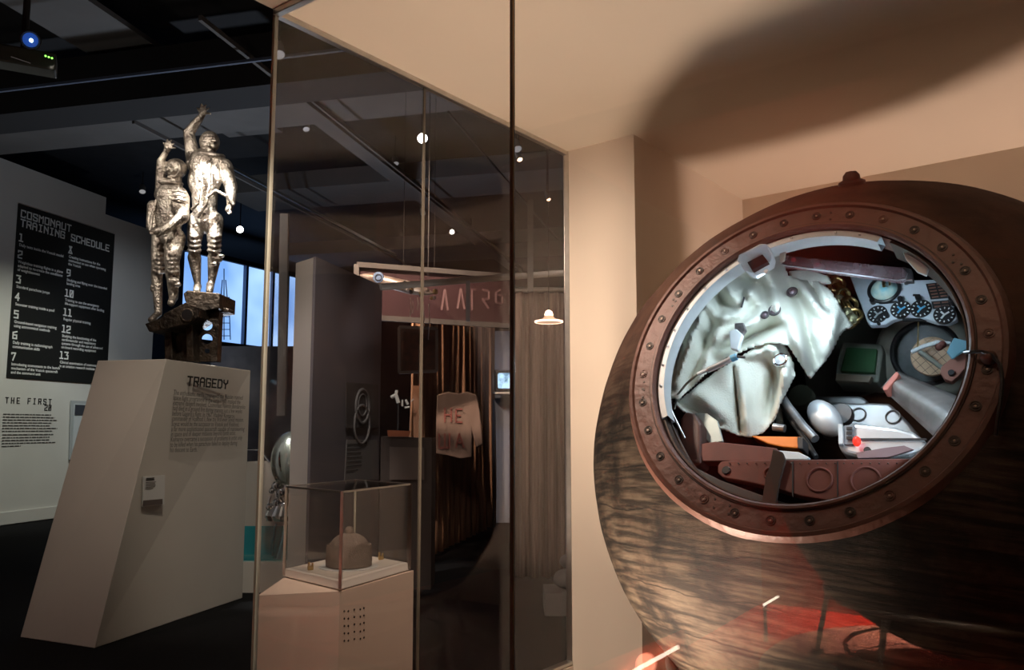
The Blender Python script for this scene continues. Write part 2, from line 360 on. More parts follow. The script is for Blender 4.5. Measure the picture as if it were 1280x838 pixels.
m_plex = mat('clear_plastic', (.42, .33, .35), .25, col2=(.28, .16, .18), scale=18)
m_plex.node_tree.nodes['Principled BSDF'].inputs['Alpha'].default_value = .55
m_green = mat('dark_green_cloth', (.03, .12, .04), .7, noise=.3, scale=10)
m_blue = mat('pale_blue_card', (.22, .50, .62), .6)
m_gblue = mat('dial_blue', (.12, .42, .65), .4)

cap = thing('space_capsule', (CS.x, CS.y, .5), 'large scorched brown spherical space capsule with open round hatch and lit cockpit', 'space capsule')
def shell_mesh(hole):
    mb = MB(); vs = []; n = 160; prof = []
    a0 = math.asin(.595/R0) if hole else 0
    for i in range(61):
        t = a0+(math.pi-a0)*i/60; prof.append((R0*math.sin(t), R0*math.cos(t)))
    if hole: prof = [(.52, .95), (.58, .965)]+prof[0:]
    return mb.lathe([(max(r, 1e-4), z) for r, z in prof], CS, hn, n, x=hx)
sh = shell_mesh(True).build('shell', m_char, cap, smooth=True, edge=50)
tx = bpy.data.textures.new('crust', 'CLOUDS'); tx.noise_scale = .35; tx.noise_depth = 4
dm = sh.modifiers.new('d', 'DISPLACE'); dm.texture = tx; dm.strength = .018; dm.mid_level = .5
# inside skin
prof = [(1.095*math.sin(t), 1.095*math.cos(t)) for t in [math.asin(.5/1.095)+(math.pi-.01-math.asin(.5/1.095))*i/40 for i in range(41)]]
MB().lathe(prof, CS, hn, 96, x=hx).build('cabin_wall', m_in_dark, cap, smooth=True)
# ring
rp = [(.505, -.10), (.505, .004), (.512, .012), (.520, .012), (.526, .002), (.588, .002), (.594, .010), (.606, .008), (.622, -.018), (.628, -.06), (.60, -.09)]
ring = MB().lathe([(r, z) for r, z in rp], HO, hn, 128, x=hx).build('hatch_ring', m_ring, cap, smooth=True, edge=25)
tag(ring, 'wide rust brown ring of bolts around the open hatch')
MB().torus(HO+hn*.004, .5235, .0035, hn, 128, 6, x=hx).build('seal_groove', m_ringd, ring)
NB = 30
for i in range(NB):
    t = 2*math.pi*(i+.35)/NB; c = HO+hn*.002+(hx*math.cos(t)+hy*math.sin(t))*.557
    b = MB(); b.lathe([(.0001, .002), (.005, .002), (.0055, .005), (.009, .005), (.0095, .001), (.0125, .0005), (.013, .003), (.0155, .003), (.016, -.001)], c, hn, 20)
    bo = b.build('bolt', m_ringd if i % 5 else m_ring, ring, smooth=True, edge=30)
    MB().lathe([(.0001, .004), (.0032, .0045), (.0035, .002)], c, hn, 8).build('bolt_pin', mat('pin_metal', (.35, .26, .2), .4, .6) if i == 0 else bpy.data.materials['pin_metal'], ring)
for t in (2.62, 2.66, .52, .60, -1.85, -1.95, 1.45, 3.3, 3.36):
    c = HO+hn*.002+(hx*math.cos(t)+hy*math.sin(t))*.553
    for k in (-1, 1): MB().lathe([(.0001, .002), (.004, .002), (.0045, 0)], c+hy*.014*k, hn, 8).build('rivet', m_ringd, ring)
# white liner flange on the left and top, inside the opening
def arcstrip(a0, a1, r0, r1, d0, d1, name, m, par, n=60):
    return MB().lathe([(r0, -d0), (r0-.002, -d1), (r1, -d1), (r1, -d0+.0), (r0, -d0)], HO, hn, n, x=hx, a0=a0, a1=a1).build(name, m, par, smooth=True, edge=30)
arcstrip(math.radians(62), math.radians(205), .503, .478, .012, .07, 'hatch_liner', m_whitep, cap)
arcstrip(math.radians(-155), math.radians(58), .503, .494, .02, .12, 'hatch_lip', m_ringd, cap, 80)
for t in [70, 80, 98, 109, 128, 140, 152, 163, 171, 180, 190]:
    MB().ball(hang(math.radians(t), .49, .008), .005, 8).build('screw', m_silver, cap)
# knob on top of shell
kp = EYE+ray(1064, 232)*0; kd = None
def on_sphere(px, py):
    r = ray(px, py).normalized(); oc = EYE-CS; b = r.dot(oc); disc = b*b-(oc.dot(oc)-R0*R0); return EYE+r*(-b-math.sqrt(max(disc, 0)))
kp = on_sphere(1065, 231); kn = (kp-CS).normalized()
MB().lathe([(.0001, .052), (.018, .050), (.03, .036), (.032, .02), (.048, .012), (.052, -.02)], kp, kn, 24).build('lifting_boss', m_ringd, cap, smooth=True)

def slab(poly, d, th, name, m, par=cap, bevel=.004, smooth=False):
    pts = [hp(p[0], p[1], p[2] if len(p) > 2 else d) for p in poly]
    return MB().prism(pts, -hn*th).build(name, m, par, bevel=bevel)
def rod(pts, r, name, m, par=cap, n=10, r2=None):
    return MB().tube([hp(*p) for p in pts], r, n, r2).build(name, m, par, smooth=True)
def disc(px, py, d, r, th, name, m, par, n=32, ax=None, hole=0):
    c = hp(px, py, d); a = ax or hn
    prof = [(max(hole, 1e-4), th), (r*.93, th), (r, th*.6), (r, -.01), (max(hole, 1e-4), -.01)]
    if hole: prof.append(prof[0])
    return MB().lathe(prof, c, a, n).build(name, m, par, smooth=True, edge=35)

# cloth
def cloth(poly, dfun, folds, name, m, step=3, amp=1.3, noise=.006):
    def inside(x, y):
        r = False; n = len(poly)
        for i in range(n):
            x1, y1 = poly[i]; x2, y2 = poly[(i+1) % n]
            if (y1 > y) != (y2 > y) and x < (x2-x1)*(y-y1)/(y2-y1)+x1: r = not r
        return r
    def snap(x, y):
        best = None
        for i in range(len(poly)):
            a = V((*poly[i], 0)); b = V((*poly[(i+1) % len(poly)], 0)); p = V((x, y, 0)); ab = b-a
            t = max(0, min(1, (p-a).dot(ab)/ab.dot(ab))); q = a+ab*t; dd = (p-q).length
            if best is None or dd < best[0]: best = (dd, q)
        return best[1].x, best[1].y
    xs = [p[0] for p in poly]; ys = [p[1] for p in poly]; x0, y0 = min(xs), min(ys)
    nx = int((max(xs)-x0)/step)+2; ny = int((max(ys)-y0)/step)+2
    from mathutils import noise as nz
    idx = {}; vs = []; fs = []
    def vert(i, j):
        if (i, j) in idx: return idx[(i, j)]
        x, y = x0+i*step, y0+j*step
        if not inside(x, y): x, y = snap(x, y)
        d = dfun(x, y)
        for (ax, ay, bx, by, w, h) in folds:
            a = V((ax, ay, 0)); b = V((bx, by, 0)); p = V((x, y, 0)); ab = b-a; t = max(0, min(1, (p-a).dot(ab)/ab.dot(ab)))
            q = (p-(a+ab*t)).length; g = math.exp(-(q/w)**2)*math.sin(math.pi*(.15+.7*t)); d -= h*g*amp
        d += noise*nz.noise(V((x*.05, y*.05, 3)))*2
        P = hp(x, y, max(d, .02)); idx[(i, j)] = len(vs); vs.append(P); return idx[(i, j)]
    for i in range(nx):
        for j in range(ny):
            if inside(x0+(i+.5)*step, y0+(j+.5)*step): fs.append((vert(i, j), vert(i+1, j), vert(i+1, j+1), vert(i, j+1)))
    return MB().add(vs, fs).build(name, m, cap, smooth=True, solid=.006, edge=80)
main_poly = [(829, 497), (830, 455), (842, 415), (862, 378), (890, 346), (925, 322), (960, 306), (974, 306), (981, 330), (985, 344), (1000, 350), (1022, 352), (1038, 362), (1052, 385), (1066, 408),
             (1052, 416), (1044, 432), (1032, 452), (1013, 474), (1004, 462), (994, 445), (985, 432), (962, 428), (935, 436), (905, 450), (888, 463), (868, 482), (848, 500)]
folds = [(845, 480, 880, 385, 6, .05), (858, 490, 900, 395, 6, -.05), (872, 470, 905, 390, 7, .05), (838, 470, 858, 410, 5, -.04),
         (890, 350, 905, 385, 8, -.05), (898, 400, 930, 392, 7, .05), (905, 355, 925, 380, 9, .06), (925, 345, 960, 360, 8, -.06),
         (930, 385, 955, 335, 7, .05), (938, 400, 990, 372, 9, .035), (955, 320, 975, 400, 7, .05), (985, 350, 1010, 400, 8, -.05), (1000, 356, 1035, 400, 7, .06),
         (1010, 350, 1030, 385, 4, -.06), (1045, 390, 1035, 440, 6, .04), (900, 440, 975, 405, 9, -.09), (905, 425, 950, 400, 8, .05), (985, 400, 1010, 455, 8, .05), (1005, 400, 1020, 460, 7, -.05),
         (860, 400, 890, 440, 8, -.03), (875, 365, 895, 395, 6, .05), (930, 360, 950, 380, 6, .04)]
mc = cloth(main_poly, lambda x, y: .10+max(0, (x-832))/235*.50+.05*math.sin((x+y)*.03), folds, 'canvas_lining', m_fab)
tag(mc, 'crumpled white canvas lining')
flap_poly = [(842, 504), (860, 492), (882, 474), (900, 461), (916, 452), (936, 440), (956, 427), (972, 425), (984, 436), (992, 455), (994, 470), (984, 488), (976, 505), (968, 525), (955, 541), (938, 548), (920, 544), (900, 536), (880, 527), (858, 518)]
folds2 = [(917, 460, 925, 540, 2.5, -.05), (926, 465, 935, 540, 7, .035), (960, 430, 985, 480, 7, .05), (970, 450, 960, 520, 8, -.05), (870, 490, 905, 520, 10, .03), (850, 505, 900, 530, 4, -.03), (935, 445, 970, 436, 5, .03), (985, 450, 970, 520, 5, .05)]
cloth(flap_poly, lambda x, y: .22+max(0, x-842)/150*.22, folds2, 'seat_cover', m_fab, step=2.5, noise=.004)
# deep lining of the far wall
slab([(1000, 430), (1060, 395), (1215, 400), (1215, 470), (1120, 480), (1060, 500), (1010, 500)], 1.35, .02, 'rear_lining', m_in_grey)
# eyelets, buckles
for (x, y, rx, d) in ((968, 388, .021, .35), (956, 394, .013, .33), (990, 365, .018, .42), (975, 450, .024, .36)):
    c = hp(x, y, d-.02); e = MB().torus(c, rx, .005, hn, 28, 8); eo = e.build('eyelet', m_dark if x != 975 else m_chrome, cap, smooth=True)
    MB().lathe([(.0001, .006), (rx*.5, .004), (rx*.9, -.004)], c, hn, 20).build('eyelet_disc', mat('plum_disc%d' % x, (.22, .17, .19), .5, .4, noise=.5, scale=60) if x != 975 else m_whitep, eo, smooth=True)
rod([(884, 463, .12), (900, 456, .13), (914, 449, .14)], .011, 'hose_body', m_silver)
rod([(872, 468, .12), (884, 463, .12)], .007, 'hose_end', m_whitep); rod([(914, 449, .14), (921, 446, .14)], .013, 'hose_knob', m_gblue)
rod([(921, 446, .14), (931, 447, .14)], .005, 'hose_nozzle', m_dark); rod([(872, 468, .12), (858, 480, .14), (846, 495, .16), (843, 512, .18)], .0045, 'oxygen_hose', m_in_grey)
slab([(911, 414), (920, 411), (928, 418), (922, 438), (913, 436)], .22, .02, 'harness_buckle', bpy.data.materials['white_enamel']); slab([(918, 404), (929, 403), (932, 412), (926, 420), (918, 414)], .23, .02, 'harness_clip', mat('worn_plate', (.25, .24, .24), .4, .7, noise=.5, scale=50))
rod([(927, 384, .28), (930, 372, .28)], .004, 'strap_hook', m_dark)
# latch box
lb = [(920, 326, .0), (923, 318, -.02), (950, 304, -.02), (959, 304, -.02), (965, 318, .02), (963, 327, .05), (942, 341, .06), (934, 340, .05)]
latch = slab(lb, -.012, .05, 'latch_box', m_whitep, bevel=.008)
slab([(934, 328, .018), (953, 318, .008), (960, 327, .03), (940, 338, .043)], 0, .02, 'latch_window', m_in_dark, latch, bevel=.001)
slab([(954, 339), (958, 336), (961, 338), (957, 342)], .02, .01, 'latch_tab', m_whitep, latch, bevel=.001)
slab([(973, 308), (984, 304), (980, 326), (975, 328)], .06, .01, 'lining_strap', m_fab)
slab([(1122, 300), (1142, 308), (1160, 325), (1162, 332), (1158, 345), (1146, 340), (1132, 324)], .05, .01, 'hatch_bracket', m_whitep)
# overhead light strip of clear plastic
strip = slab([(975, 318), (985, 319), (1128, 334), (1135, 341), (1132, 349), (1122, 350), (980, 331), (974, 325)], .30, .03, 'indicator_strip', m_plex, bevel=.006)
slab([(1128, 333), (1139, 336), (1141, 350), (1128, 351)], .31, .03, 'strip_end', m_silver, strip)
for (x, y) in ((992, 325), (1022, 331)): MB().ball(hp(x, y, .315), .010, 12).build('red_lamp', mat('red_lens', (.4, .03, .05), .2, emit=.12, ecol=(1, .05, .08)) if x == 992 else bpy.data.materials['red_lens'], strip, smooth=True)
for i in range(7):
    x = 1046+i*12; y = 331+(x-1046)*.13
    slab([(x, y), (x+10, y+1.2), (x+10, y+10), (x, y+9)], .33, .004, 'label_plate', m_ringd, strip, bevel=0)
rod([(976, 331, .30), (1122, 351, .30), (1132, 349, .30), (1134, 342, .30)], .003, 'strip_rim', m_silver, strip)
# instrument panel
PD = .85
ip = slab([(1061, 342), (1140, 350), (1185, 349), (1190, 374), (1197, 399), (1186, 404), (1170, 403), (1158, 399), (1128, 396), (1116, 400), (1106, 406), (1088, 407), (1084, 403)], PD, .03, 'instrument_panel', m_panel, bevel=.006)
tag(ip, 'pale blue grey instrument panel with globe and dials')
globe_c = hp(1105, 362, PD-.01)
gg = MB().torus(globe_c, .062, .008, hn, 40, 8).build('globe_bezel', m_blk, ip, smooth=True)
MB().ball(globe_c-hn*.02, .058, 28).build('globe', mat('globe_map', (.75, .74, .55), .35, emit=.0, col2=(.18, .48, .55), scale=14, detail=5), ip, smooth=True)
rod([(1104, 343, PD-.06), (1105, 358, PD-.08)], .007, 'globe_arm', m_brass, ip); rod([(1112, 345, PD-.06), (1112, 356, PD-.08)], .005, 'globe_arm', m_brass, ip)
def gauge(x, y, r, col, arms=True):
    g = disc(x, y, PD-.005, r, .008, 'gauge', m_blk, ip)
    c = hp(x, y, PD-.015)
    for k in range(12):
        t = k*math.pi/6; d = hx*math.cos(t)+hy*math.sin(t); MB().bar(c+d*r*.68, c+d*r*.86, r*.09, .002, up=hn).build('tick', m_white, g)
    if arms:
        for t in (.6, 2.3, 4.1): d = hx*math.cos(t)+hy*math.sin(t); MB().bar(c, c+d*r*.5, r*.16, .003, up=hn).build('needle', col, g)
for (x, y, cc_) in ((1097, 393, m_silver), (1126, 387, m_gblue), (1151, 386, m_gblue), (1180.5, 393.5, m_white)): gauge(x, y, .041, cc_)
for (x, y) in ((1091, 377), (1126, 375), (1148, 373), (1133, 352), (1098, 404), (1108, 394)):
    disc(x, y, PD-.01, .012 if y < 400 else .007, .015, 'knob', m_blk, ip, 12)
slab([(1098, 377.5), (1121, 376), (1121, 378.5), (1099, 380)], PD-.005, .004, 'slot', m_blk, ip, bevel=0); slab([(1141, 368), (1150, 368), (1150, 370), (1141, 370)], PD-.005, .004, 'slot', m_blk, ip, bevel=0)
for q in ([(1157, 355), (1181, 352), (1185, 372), (1163, 374)], [(1164, 377), (1187, 375), (1189, 384), (1166, 386)]):
    dd = slab(q, PD-.008, .006, 'display', m_blk, ip, bevel=.001); n_ = 5 if q[0][1] < 360 else 2
    for r_ in range(n_):
        for c_ in range(2):
            fx = .1+.45*c_; fy = (r_+.3)/n_; A, B, D_ = V((*q[0], 0)), V((*q[1], 0)), V((*q[3], 0))
            p0 = A+(B-A)*fx+(D_-A)*fy; p1 = p0+(B-A)*.35; p2 = p1+(D_-A)*.4/n_; p3 = p0+(D_-A)*.4/n_
            slab([(p.x, p.y) for p in (p0, p1, p2, p3)], PD-.012, .002, 'display_cell', mat('amber_cell', (.20, .10, .07), .5) if (n_ == 5 and r_+c_ == 0) else bpy.data.materials['amber_cell'], dd, bevel=0)
slab([(1128, 398), (1150, 398), (1158, 401), (1128, 401)], PD-.01, .01, 'switch_bar', m_blk, ip, bevel=0)
disc(1194, 376, PD-.02, .022, .03, 'side_knob', m_blk, ip, 14)
# brass plumbing
br = rod([(1043, 350, .8), (1050, 362, .78), (1056, 378, .8), (1066, 392, .82), (1070, 405, .85)], .018, 'brass_pipe', m_brass)
for (x, y, r) in ((1046, 356, .03), (1054, 368, .026), (1062, 380, .03), (1068, 394, .028), (1060, 402, .03), (1050, 388, .02), (1040, 348, .022)):
    MB().torus(hp(x, y, .76), r, .009, V((random.random()-.5, -1, random.random())), 20, 8).build('pipe_coupling', m_brass, br, smooth=True)
for (x, y) in ((1058, 392), (1064, 400), (1048, 376)): MB().ball(hp(x, y, .76), .028, 14).build('pipe_valve', mat('pale_brass', (.6, .58, .35), .3, .6) if x == 1058 else bpy.data.materials['pale_brass'], br, smooth=True)
rod([(1030, 366, .7), (1044, 350, .7)], .004, 'wire', m_brass); slab([(984, 338), (1010, 336), (1035, 344), (1038, 352), (1012, 354), (988, 348)], .50, .03, 'folded_canvas', m_fab, bevel=.01)
# green box
gb = slab([(1052, 428), (1102, 430), (1104, 438), (1098, 478), (1044, 476), (1046, 452)], 1.05, .12, 'equipment_box', m_in_grey, bevel=.01)
slab([(1058, 434), (1096, 436), (1093, 466), (1050, 464)], 1.03, .03, 'green_panel', m_green, gb)
slab([(1045, 467), (1090, 470), (1086, 478), (1044, 476)], 1.0, .03, 'box_bracket', mat('tan_bracket', (.20, .16, .11), .5), gb)
# porthole
pc = hp(1160, 442, 1.15); pdir = (CS-pc).normalized()*.4+hn*.6+V((-.1, -.3, 0))
po = MB().lathe([(.13, .0), (.13, .05), (.145, .06), (.19, .05), (.215, .02), (.22, -.03)], pc, pdir, 48).build('porthole', mat('porthole_rim', (.30, .29, .24), .6, noise=.3, scale=7), cap, smooth=True)
MB().torus(pc+pdir.normalized()*.055, .135, .012, pdir, 48, 8).build('porthole_seal', m_blk, po, smooth=True)
MB().lathe([(.0001, .02), (.13, .02), (.132, 0)], pc, pdir, 40).build('porthole_glass', mat('dim_glass', (.12, .14, .14), .4, spec=.3, noise=.5, scale=14), po)
oc = hp(1165, 446, 1.02); op = MB().lathe([(.0001, .012), (.078, .012), (.084, 0), (.0001, -.002)], oc, pdir, 36).build('optical_screen', mat('peach_screen', (.62, .42, .26), .6), po)
for k in (-2, -1, 0, 1, 2):
    for ax_ in (0, 1):
        X = pdir.normalized().orthogonal().normalized(); Y_ = pdir.normalized().cross(X)
        if ax_: X, Y_ = Y_, X
        o2 = oc+pdir.normalized()*.014+X*k*.028; hh = math.sqrt(.078**2-(k*.028)**2); MB().bar(o2-Y_*hh, o2+Y_*hh, .0015, .001, up=pdir).build('grid_line', m_dark, op)
rod([(1148, 403, .86), (1147, 440, .95)], .003, 'hanging_cable', m_brass)
rod([(1140, 440, .95), (1155, 433, .93), (1172, 428, .93), (1188, 430, .93)], .009, 'hinge_arm', m_whitep)
rod([(1150, 440, .93), (1172, 456, .93), (1180, 462, .93)], .010, 'hinge_arm', m_in_grey)
slab([(1183, 440), (1192, 422), (1212, 427), (1212, 434), (1190, 449)], .75, .01, 'blue_card', m_blue)
pb = slab([(1176, 459), (1186, 450), (1200, 440), (1213, 430), (1213, 452), (1200, 468), (1190, 477), (1180, 474), (1175, 466)], .78, .03, 'pink_bracket', mat('pink_primer', (.42, .18, .13), .6))
disc(1189, 466, .77, .012, .004, 'pivot_hole', m_dark, pb, 16)
for (x, y) in ((1174, 434), (1178, 431)): MB().ball(hp(x, y, .9), .016, 12).build('clamp', m_redp, cap)
# large leaning sheet tube at right
sv = []
for i in range(17):
    t = i/16; a = (1122+(1208-1122)*t, 466+(502-466)*t); b = (1103+(1170-1103)*t, 484+(546-484)*t)
    row = []
    for j in range(9):
        s_ = j/8; x = a[0]+(b[0]-a[0])*s_; y = a[1]+(b[1]-a[1])*s_; row.append(hp(x, y, .55-.09*math.sin(math.pi*s_)-.25*t))
    sv += row
MB().add(sv, [(i*9+j, i*9+j+1, (i+1)*9+j+1, (i+1)*9+j) for i in range(16) for j in range(8)]).build('chute', mat('grey_sheet', (.36, .35, .34), .42, .5, noise=.45, scale=7, bump=.15), cap, smooth=True, solid=.012)
slab([(1103, 484), (1120, 464), (1124, 467), (1122, 472), (1109, 488), (1104, 488)], .43, .06, 'chute_cuff', mat('pale_red_cuff', (.50, .17, .13), .6))
# seat structures
slab([(1004, 497), (1016, 495), (1076, 495), (1086, 502), (1080, 508), (1008, 505)], .78, .10, 'seat_tray', mat('mid_metal', (.28, .29, .29), .4, .6, noise=.3, scale=8), bevel=.012)
st_ = slab([(1010, 506), (1090, 503), (1112, 504), (1136, 528), (1150, 545), (1130, 545), (1020, 536)], .66, .12, 'seat_frame', bpy.data.materials['mid_metal'], bevel=.012)
for (x, y) in ((1073, 518), (1116, 521)): MB().torus(hp(x, y, .655),   .026, .0025, hn, 30, 8).build('pressed_ring', bpy.data.materials['mid_metal'], st_, smooth=True)
# scoop
c = hp(1031, 523, .50)
scp = MB().ball((0, 0, 0), 1, 20)
scp.v = [c+hx*(p.x*.062-p.y*.03)+hy*(p.y*.075+p.x*.0)+hn*(p.z*.035) for p in scp.v]
scp.build('headrest_shell', mat('satin_sheet', (.55, .58, .60), .45, .5), cap, smooth=True)
disc(1052, 520, .58, .045, .02, 'headrest_pad', m_blk, cap, 24)
bs = slab([(1050, 532), (1072, 529), (1120, 534), (1142, 540), (1158, 551), (1160, 562), (1136, 571), (1070, 571), (1052, 566), (1047, 556)], .42, .16, 'seat_housing', mat('bright_sheet', (.80, .83, .85), .3, .5, noise=.12, scale=10), bevel=.016)
slab([(1072, 548), (1158, 548), (1158, 550), (1072, 550)], .412, .006, 'housing_seam', m_dark, bs, bevel=0)
slab([(1055, 532), (1068, 531), (1067, 556), (1055, 556)], .41, .012, 'housing_bracket', mat('grey_bracket', (.22, .24, .26), .5), bs, bevel=.002)
slab([(1047, 530), (1053, 530), (1054, 555), (1048, 556)], .40, .02, 'housing_flange', m_whitep, bs, bevel=.003)
for yy in (534, 540, 546): slab([(1058, yy), (1065, yy), (1065, yy+3.4), (1058, yy+3.4)], .402, .004, 'bracket_slot', m_blk, bs, bevel=0)
MB().ball(hp(1071, 552, .395), .014, 14, sc=(1, 1, 1.3)).build('red_indicator', mat('red_glow', (.8, .03, .02), .25, emit=1.2, ecol=(1, .04, .02)), bs, smooth=True)
disc(1084, 563, .41, .012, .003, 'housing_hole', m_dark, bs, 16)
slab([(1070, 566), (1105, 560), (1130, 557), (1142, 562), (1110, 572), (1072, 573)], .405, .01, 'housing_foot', mat('mauve_metal', (.26, .17, .18), .5), bs, bevel=.002)
# stick and struts
rod([(973, 489, .45), (985, 508, .42), (1004, 533, .38), (1019, 549, .36)], .016, 'control_stick', mat('scuffed_tube', (.30, .30, .31), .35, .6, noise=.5, scale=20))
rod([(973, 498, .5), (985, 520, .45), (1010, 555, .4), (1020, 572, .38)], .010, 'strut', m_dark); rod([(969, 491, .5), (975, 530, .46)], .014, 'strut', m_in_grey)
disc(1003, 498, .66, .05, .03, 'hose_reel', mat('olive_reel', (.04, .045, .03), .5), cap); rod([(967, 534, .40), (981, 536, .40)], .015, 'grip', m_silver)
# orange box
ob = slab([(938, 545), (1000, 546), (1003, 551), (1002, 561), (978, 559), (960, 555)], .30, .06, 'survival_box', m_orange, bevel=.004)
slab([(996, 546), (1004, 547), (1004, 562), (997, 561)], .295, .06, 'box_clasp', m_dark, ob)
slab([(973, 563), (998, 565), (1012, 572), (1008, 575), (975, 575)], .24, .02, 'white_pouch', m_whitep)
# red beams across the floor of the opening
b1 = slab([(874, 555), (894, 552), (970, 560), (975, 566), (975, 577), (878, 577)], .16, .05, 'side_beam', m_redp, bevel=.004)
b2 = slab([(897, 582), (901, 577), (912, 576), (970, 575), (1168, 573), (1150, 600), (1100, 625), (1060, 630), (1000, 620), (970, 611), (935, 603), (903, 597), (897, 591)], .09, .045, 'seat_beam', m_redp, bevel=.004)
tag(b2, 'red riveted metal beam with pressed rings')
for (x, y, r) in ((1024, 600, .038), (1082, 601, .042), (962, 592, .018)): MB().torus(hp(x, y, .088), r, .004, hn, 36, 8).build('pressed_ring', m_redp, b2, smooth=True)
disc(907.5, 588, .086, .014, .003, 'beam_hole', m_blk, b2, 20)
for x in (990, 1046): slab([(x, 577), (x+1.4, 577), (x+1.4, 622), (x, 620)], .086, .004, 'beam_seam', m_dark, b2, bevel=0)
for i in range(22): MB().ball(hp(912+i*11, 579.5, .086), .0028, 6).build('rivet', m_ringd, b2)
slab([(966, 561), (978, 565), (982, 575), (975, 600), (968, 640), (950, 640), (956, 600), (963, 578)], .07, .012, 'webbing_strap', mat('brown_webbing', (.05, .03, .022), .8))
# left lower: headrest sheet
slab([(868, 516), (884, 517), (897, 526), (904, 552), (888, 555), (878, 545)], .20, .01, 'side_plate', mat('grey_green_plate', (.28, .34, .33), .4, .3), bevel=.003)
slab([(850, 524), (856, 514), (868, 516), (876, 530), (876, 580), (862, 582), (848, 565)], .15, .08, 'side_pad', mat('brown_leather', (.10, .045, .035), .5, noise=.3, scale=12), bevel=.012)
rod([(831, 505, .06), (836, 525, .07), (848, 550, .08), (866, 585, .09)], .006, 'conduit', m_ringd); rod([(834, 500, .08), (842, 520, .09), (856, 548, .1)], .004, 'conduit', m_silver)
slab([(868, 584), (900, 600), (960, 622), (1000, 634), (1000, 645), (880, 610)], .10, .03, 'cabin_floor', m_dark)
# cable over the ring
pts = [hp(1212, 441, .06), HO+hn*.03+hx*.50+hy*0]
def onring(px, py, h): return onpl(px, py, HO+hn*h, hn)
MB().tube([onring(1206, 441, -.03), onring(1214, 440, .02), onring(1228, 440, .03), onring(1240, 444, .025), onring(1250, 456, .02), onring(1253, 475, .018), onring(1251, 500, .016), onring(1247, 525, .012), onring(1245, 545, .0)], .0055, 8).build('cable', m_blk, cap, smooth=True)
MB().ball(onring(1236, 447, .01), .022, 16).build('ring_stud', m_ring, cap, smooth=True)
# light of the cockpit
light('AREA', hang(math.radians(100), .40, .10), hang(math.radians(235), .25, .65), 4.0, COOL, .26, sy=.12)
light('AREA', hang(math.radians(-35), .465, .05), hang(math.radians(125), .45, .04), 2.2, COOL, .30, sy=.03)  # strip added to brighten the liner and latch box
light('POINT', hang(math.radians(20), .36, .16), None, 1.1, COOL, .05)
light('SPOT', hp(1085, 345, .5), hp(1150, 420, .95), 2.5, COOL, .02, 95, .8)

light('SPOT', hang(math.radians(95), .34, .28), hp(1120, 435, 1.2), 5, COOL, .03, 75, .9)  # fill added for the dark lining around the porthole
# stand under the capsule
m_stand = mat('grey_painted_tube', (.42, .36, .30), .45, .3)
def stand(cx, cy, label):
    t = thing('display_stand', (cx, cy, .104), label, 'stand')
    MB().torus((cx, cy, .53), .845, .022, (0, 0, 1), 72, 10).build('support_ring', m_stand, t, smooth=True)
    MB().lathe([(.832, .50), (.846, .50), (.846, .545), (.832, .545), (.832, .50)], (cx, cy, 0), (0, 0, 1), 72).build('inner_band', m_stand, t, smooth=True)
    for k in range(6):
        a = math.radians(k*60+18); d = V((math.cos(a), math.sin(a), 0)); top = V((cx, cy, .52))+d*.845; ft = V((cx, cy, .115))+d*.93
        MB().tube([top, ft], .016, 10).build('leg', m_stand, t, smooth=True)
        s_ = d.cross(up); MB().prism([top-s_*.012, top-s_*.012+V((0, 0, -.09)), top-s_*.012-d*.05], s_*.024).build('gusset', m_stand, t)
        MB().lathe([(.0001, .022), (.04, .022), (.04, .0), (.0001, 0)], (ft.x, ft.y, .104), (0, 0, 1), 20).build('foot', m_stand, t, smooth=True)
    MB().torus((cx, cy, .2), .75, .012, (0, 0, 1), 60, 8).build('lower_ring', m_stand, t, smooth=True)
    return t
stand(CS.x, CS.y, 'round tubular stand under the scorched capsule in the glazed showcase')

# ------------------------------------------------------------------ what faces the glass: a second capsule and a red lit bay, seen as reflections
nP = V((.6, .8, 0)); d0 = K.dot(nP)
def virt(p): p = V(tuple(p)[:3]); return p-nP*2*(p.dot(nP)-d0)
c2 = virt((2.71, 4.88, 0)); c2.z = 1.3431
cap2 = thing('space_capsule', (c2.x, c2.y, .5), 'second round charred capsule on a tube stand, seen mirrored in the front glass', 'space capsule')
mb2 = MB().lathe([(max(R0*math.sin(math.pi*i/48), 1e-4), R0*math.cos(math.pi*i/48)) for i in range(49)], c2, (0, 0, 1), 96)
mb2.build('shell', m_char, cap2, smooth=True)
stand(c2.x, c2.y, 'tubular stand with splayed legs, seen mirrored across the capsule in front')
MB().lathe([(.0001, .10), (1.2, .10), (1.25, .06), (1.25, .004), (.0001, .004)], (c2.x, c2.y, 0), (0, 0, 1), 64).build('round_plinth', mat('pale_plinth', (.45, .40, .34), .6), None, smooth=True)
tag(bpy.data.objects['round_plinth'], 'low round plinth under the mirrored capsule', 'plinth')
def vseg(name, a, b, z0, z1, m, th=.06):
    A, B = virt((*a, 0)), virt((*b, 0)); d = (B-A).normalized(); n = V((d.y, -d.x, 0))
    return struct(MB().prism([at_z(A, z0), at_z(B, z0), at_z(B, z1), at_z(A, z1)], n*th).build(name, m))
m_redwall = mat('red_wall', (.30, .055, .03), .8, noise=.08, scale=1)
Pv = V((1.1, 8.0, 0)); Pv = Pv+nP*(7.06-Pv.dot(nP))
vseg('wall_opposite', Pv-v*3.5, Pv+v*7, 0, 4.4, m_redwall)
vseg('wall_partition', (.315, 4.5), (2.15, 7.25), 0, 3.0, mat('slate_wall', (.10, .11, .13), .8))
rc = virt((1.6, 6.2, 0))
rf = struct(MB().box((rc.x, rc.y, .012), (6, 4.2, .016), math.atan2(v.y, v.x)).build('trim_20', mat('red_lit_floor', (.55, .05, .025), .9, noise=.15, scale=20)))  # red light on the floor put into its colour
lw = virt((2.9, 6.4, 0)); lt = virt((2.9, 6.4, 0))
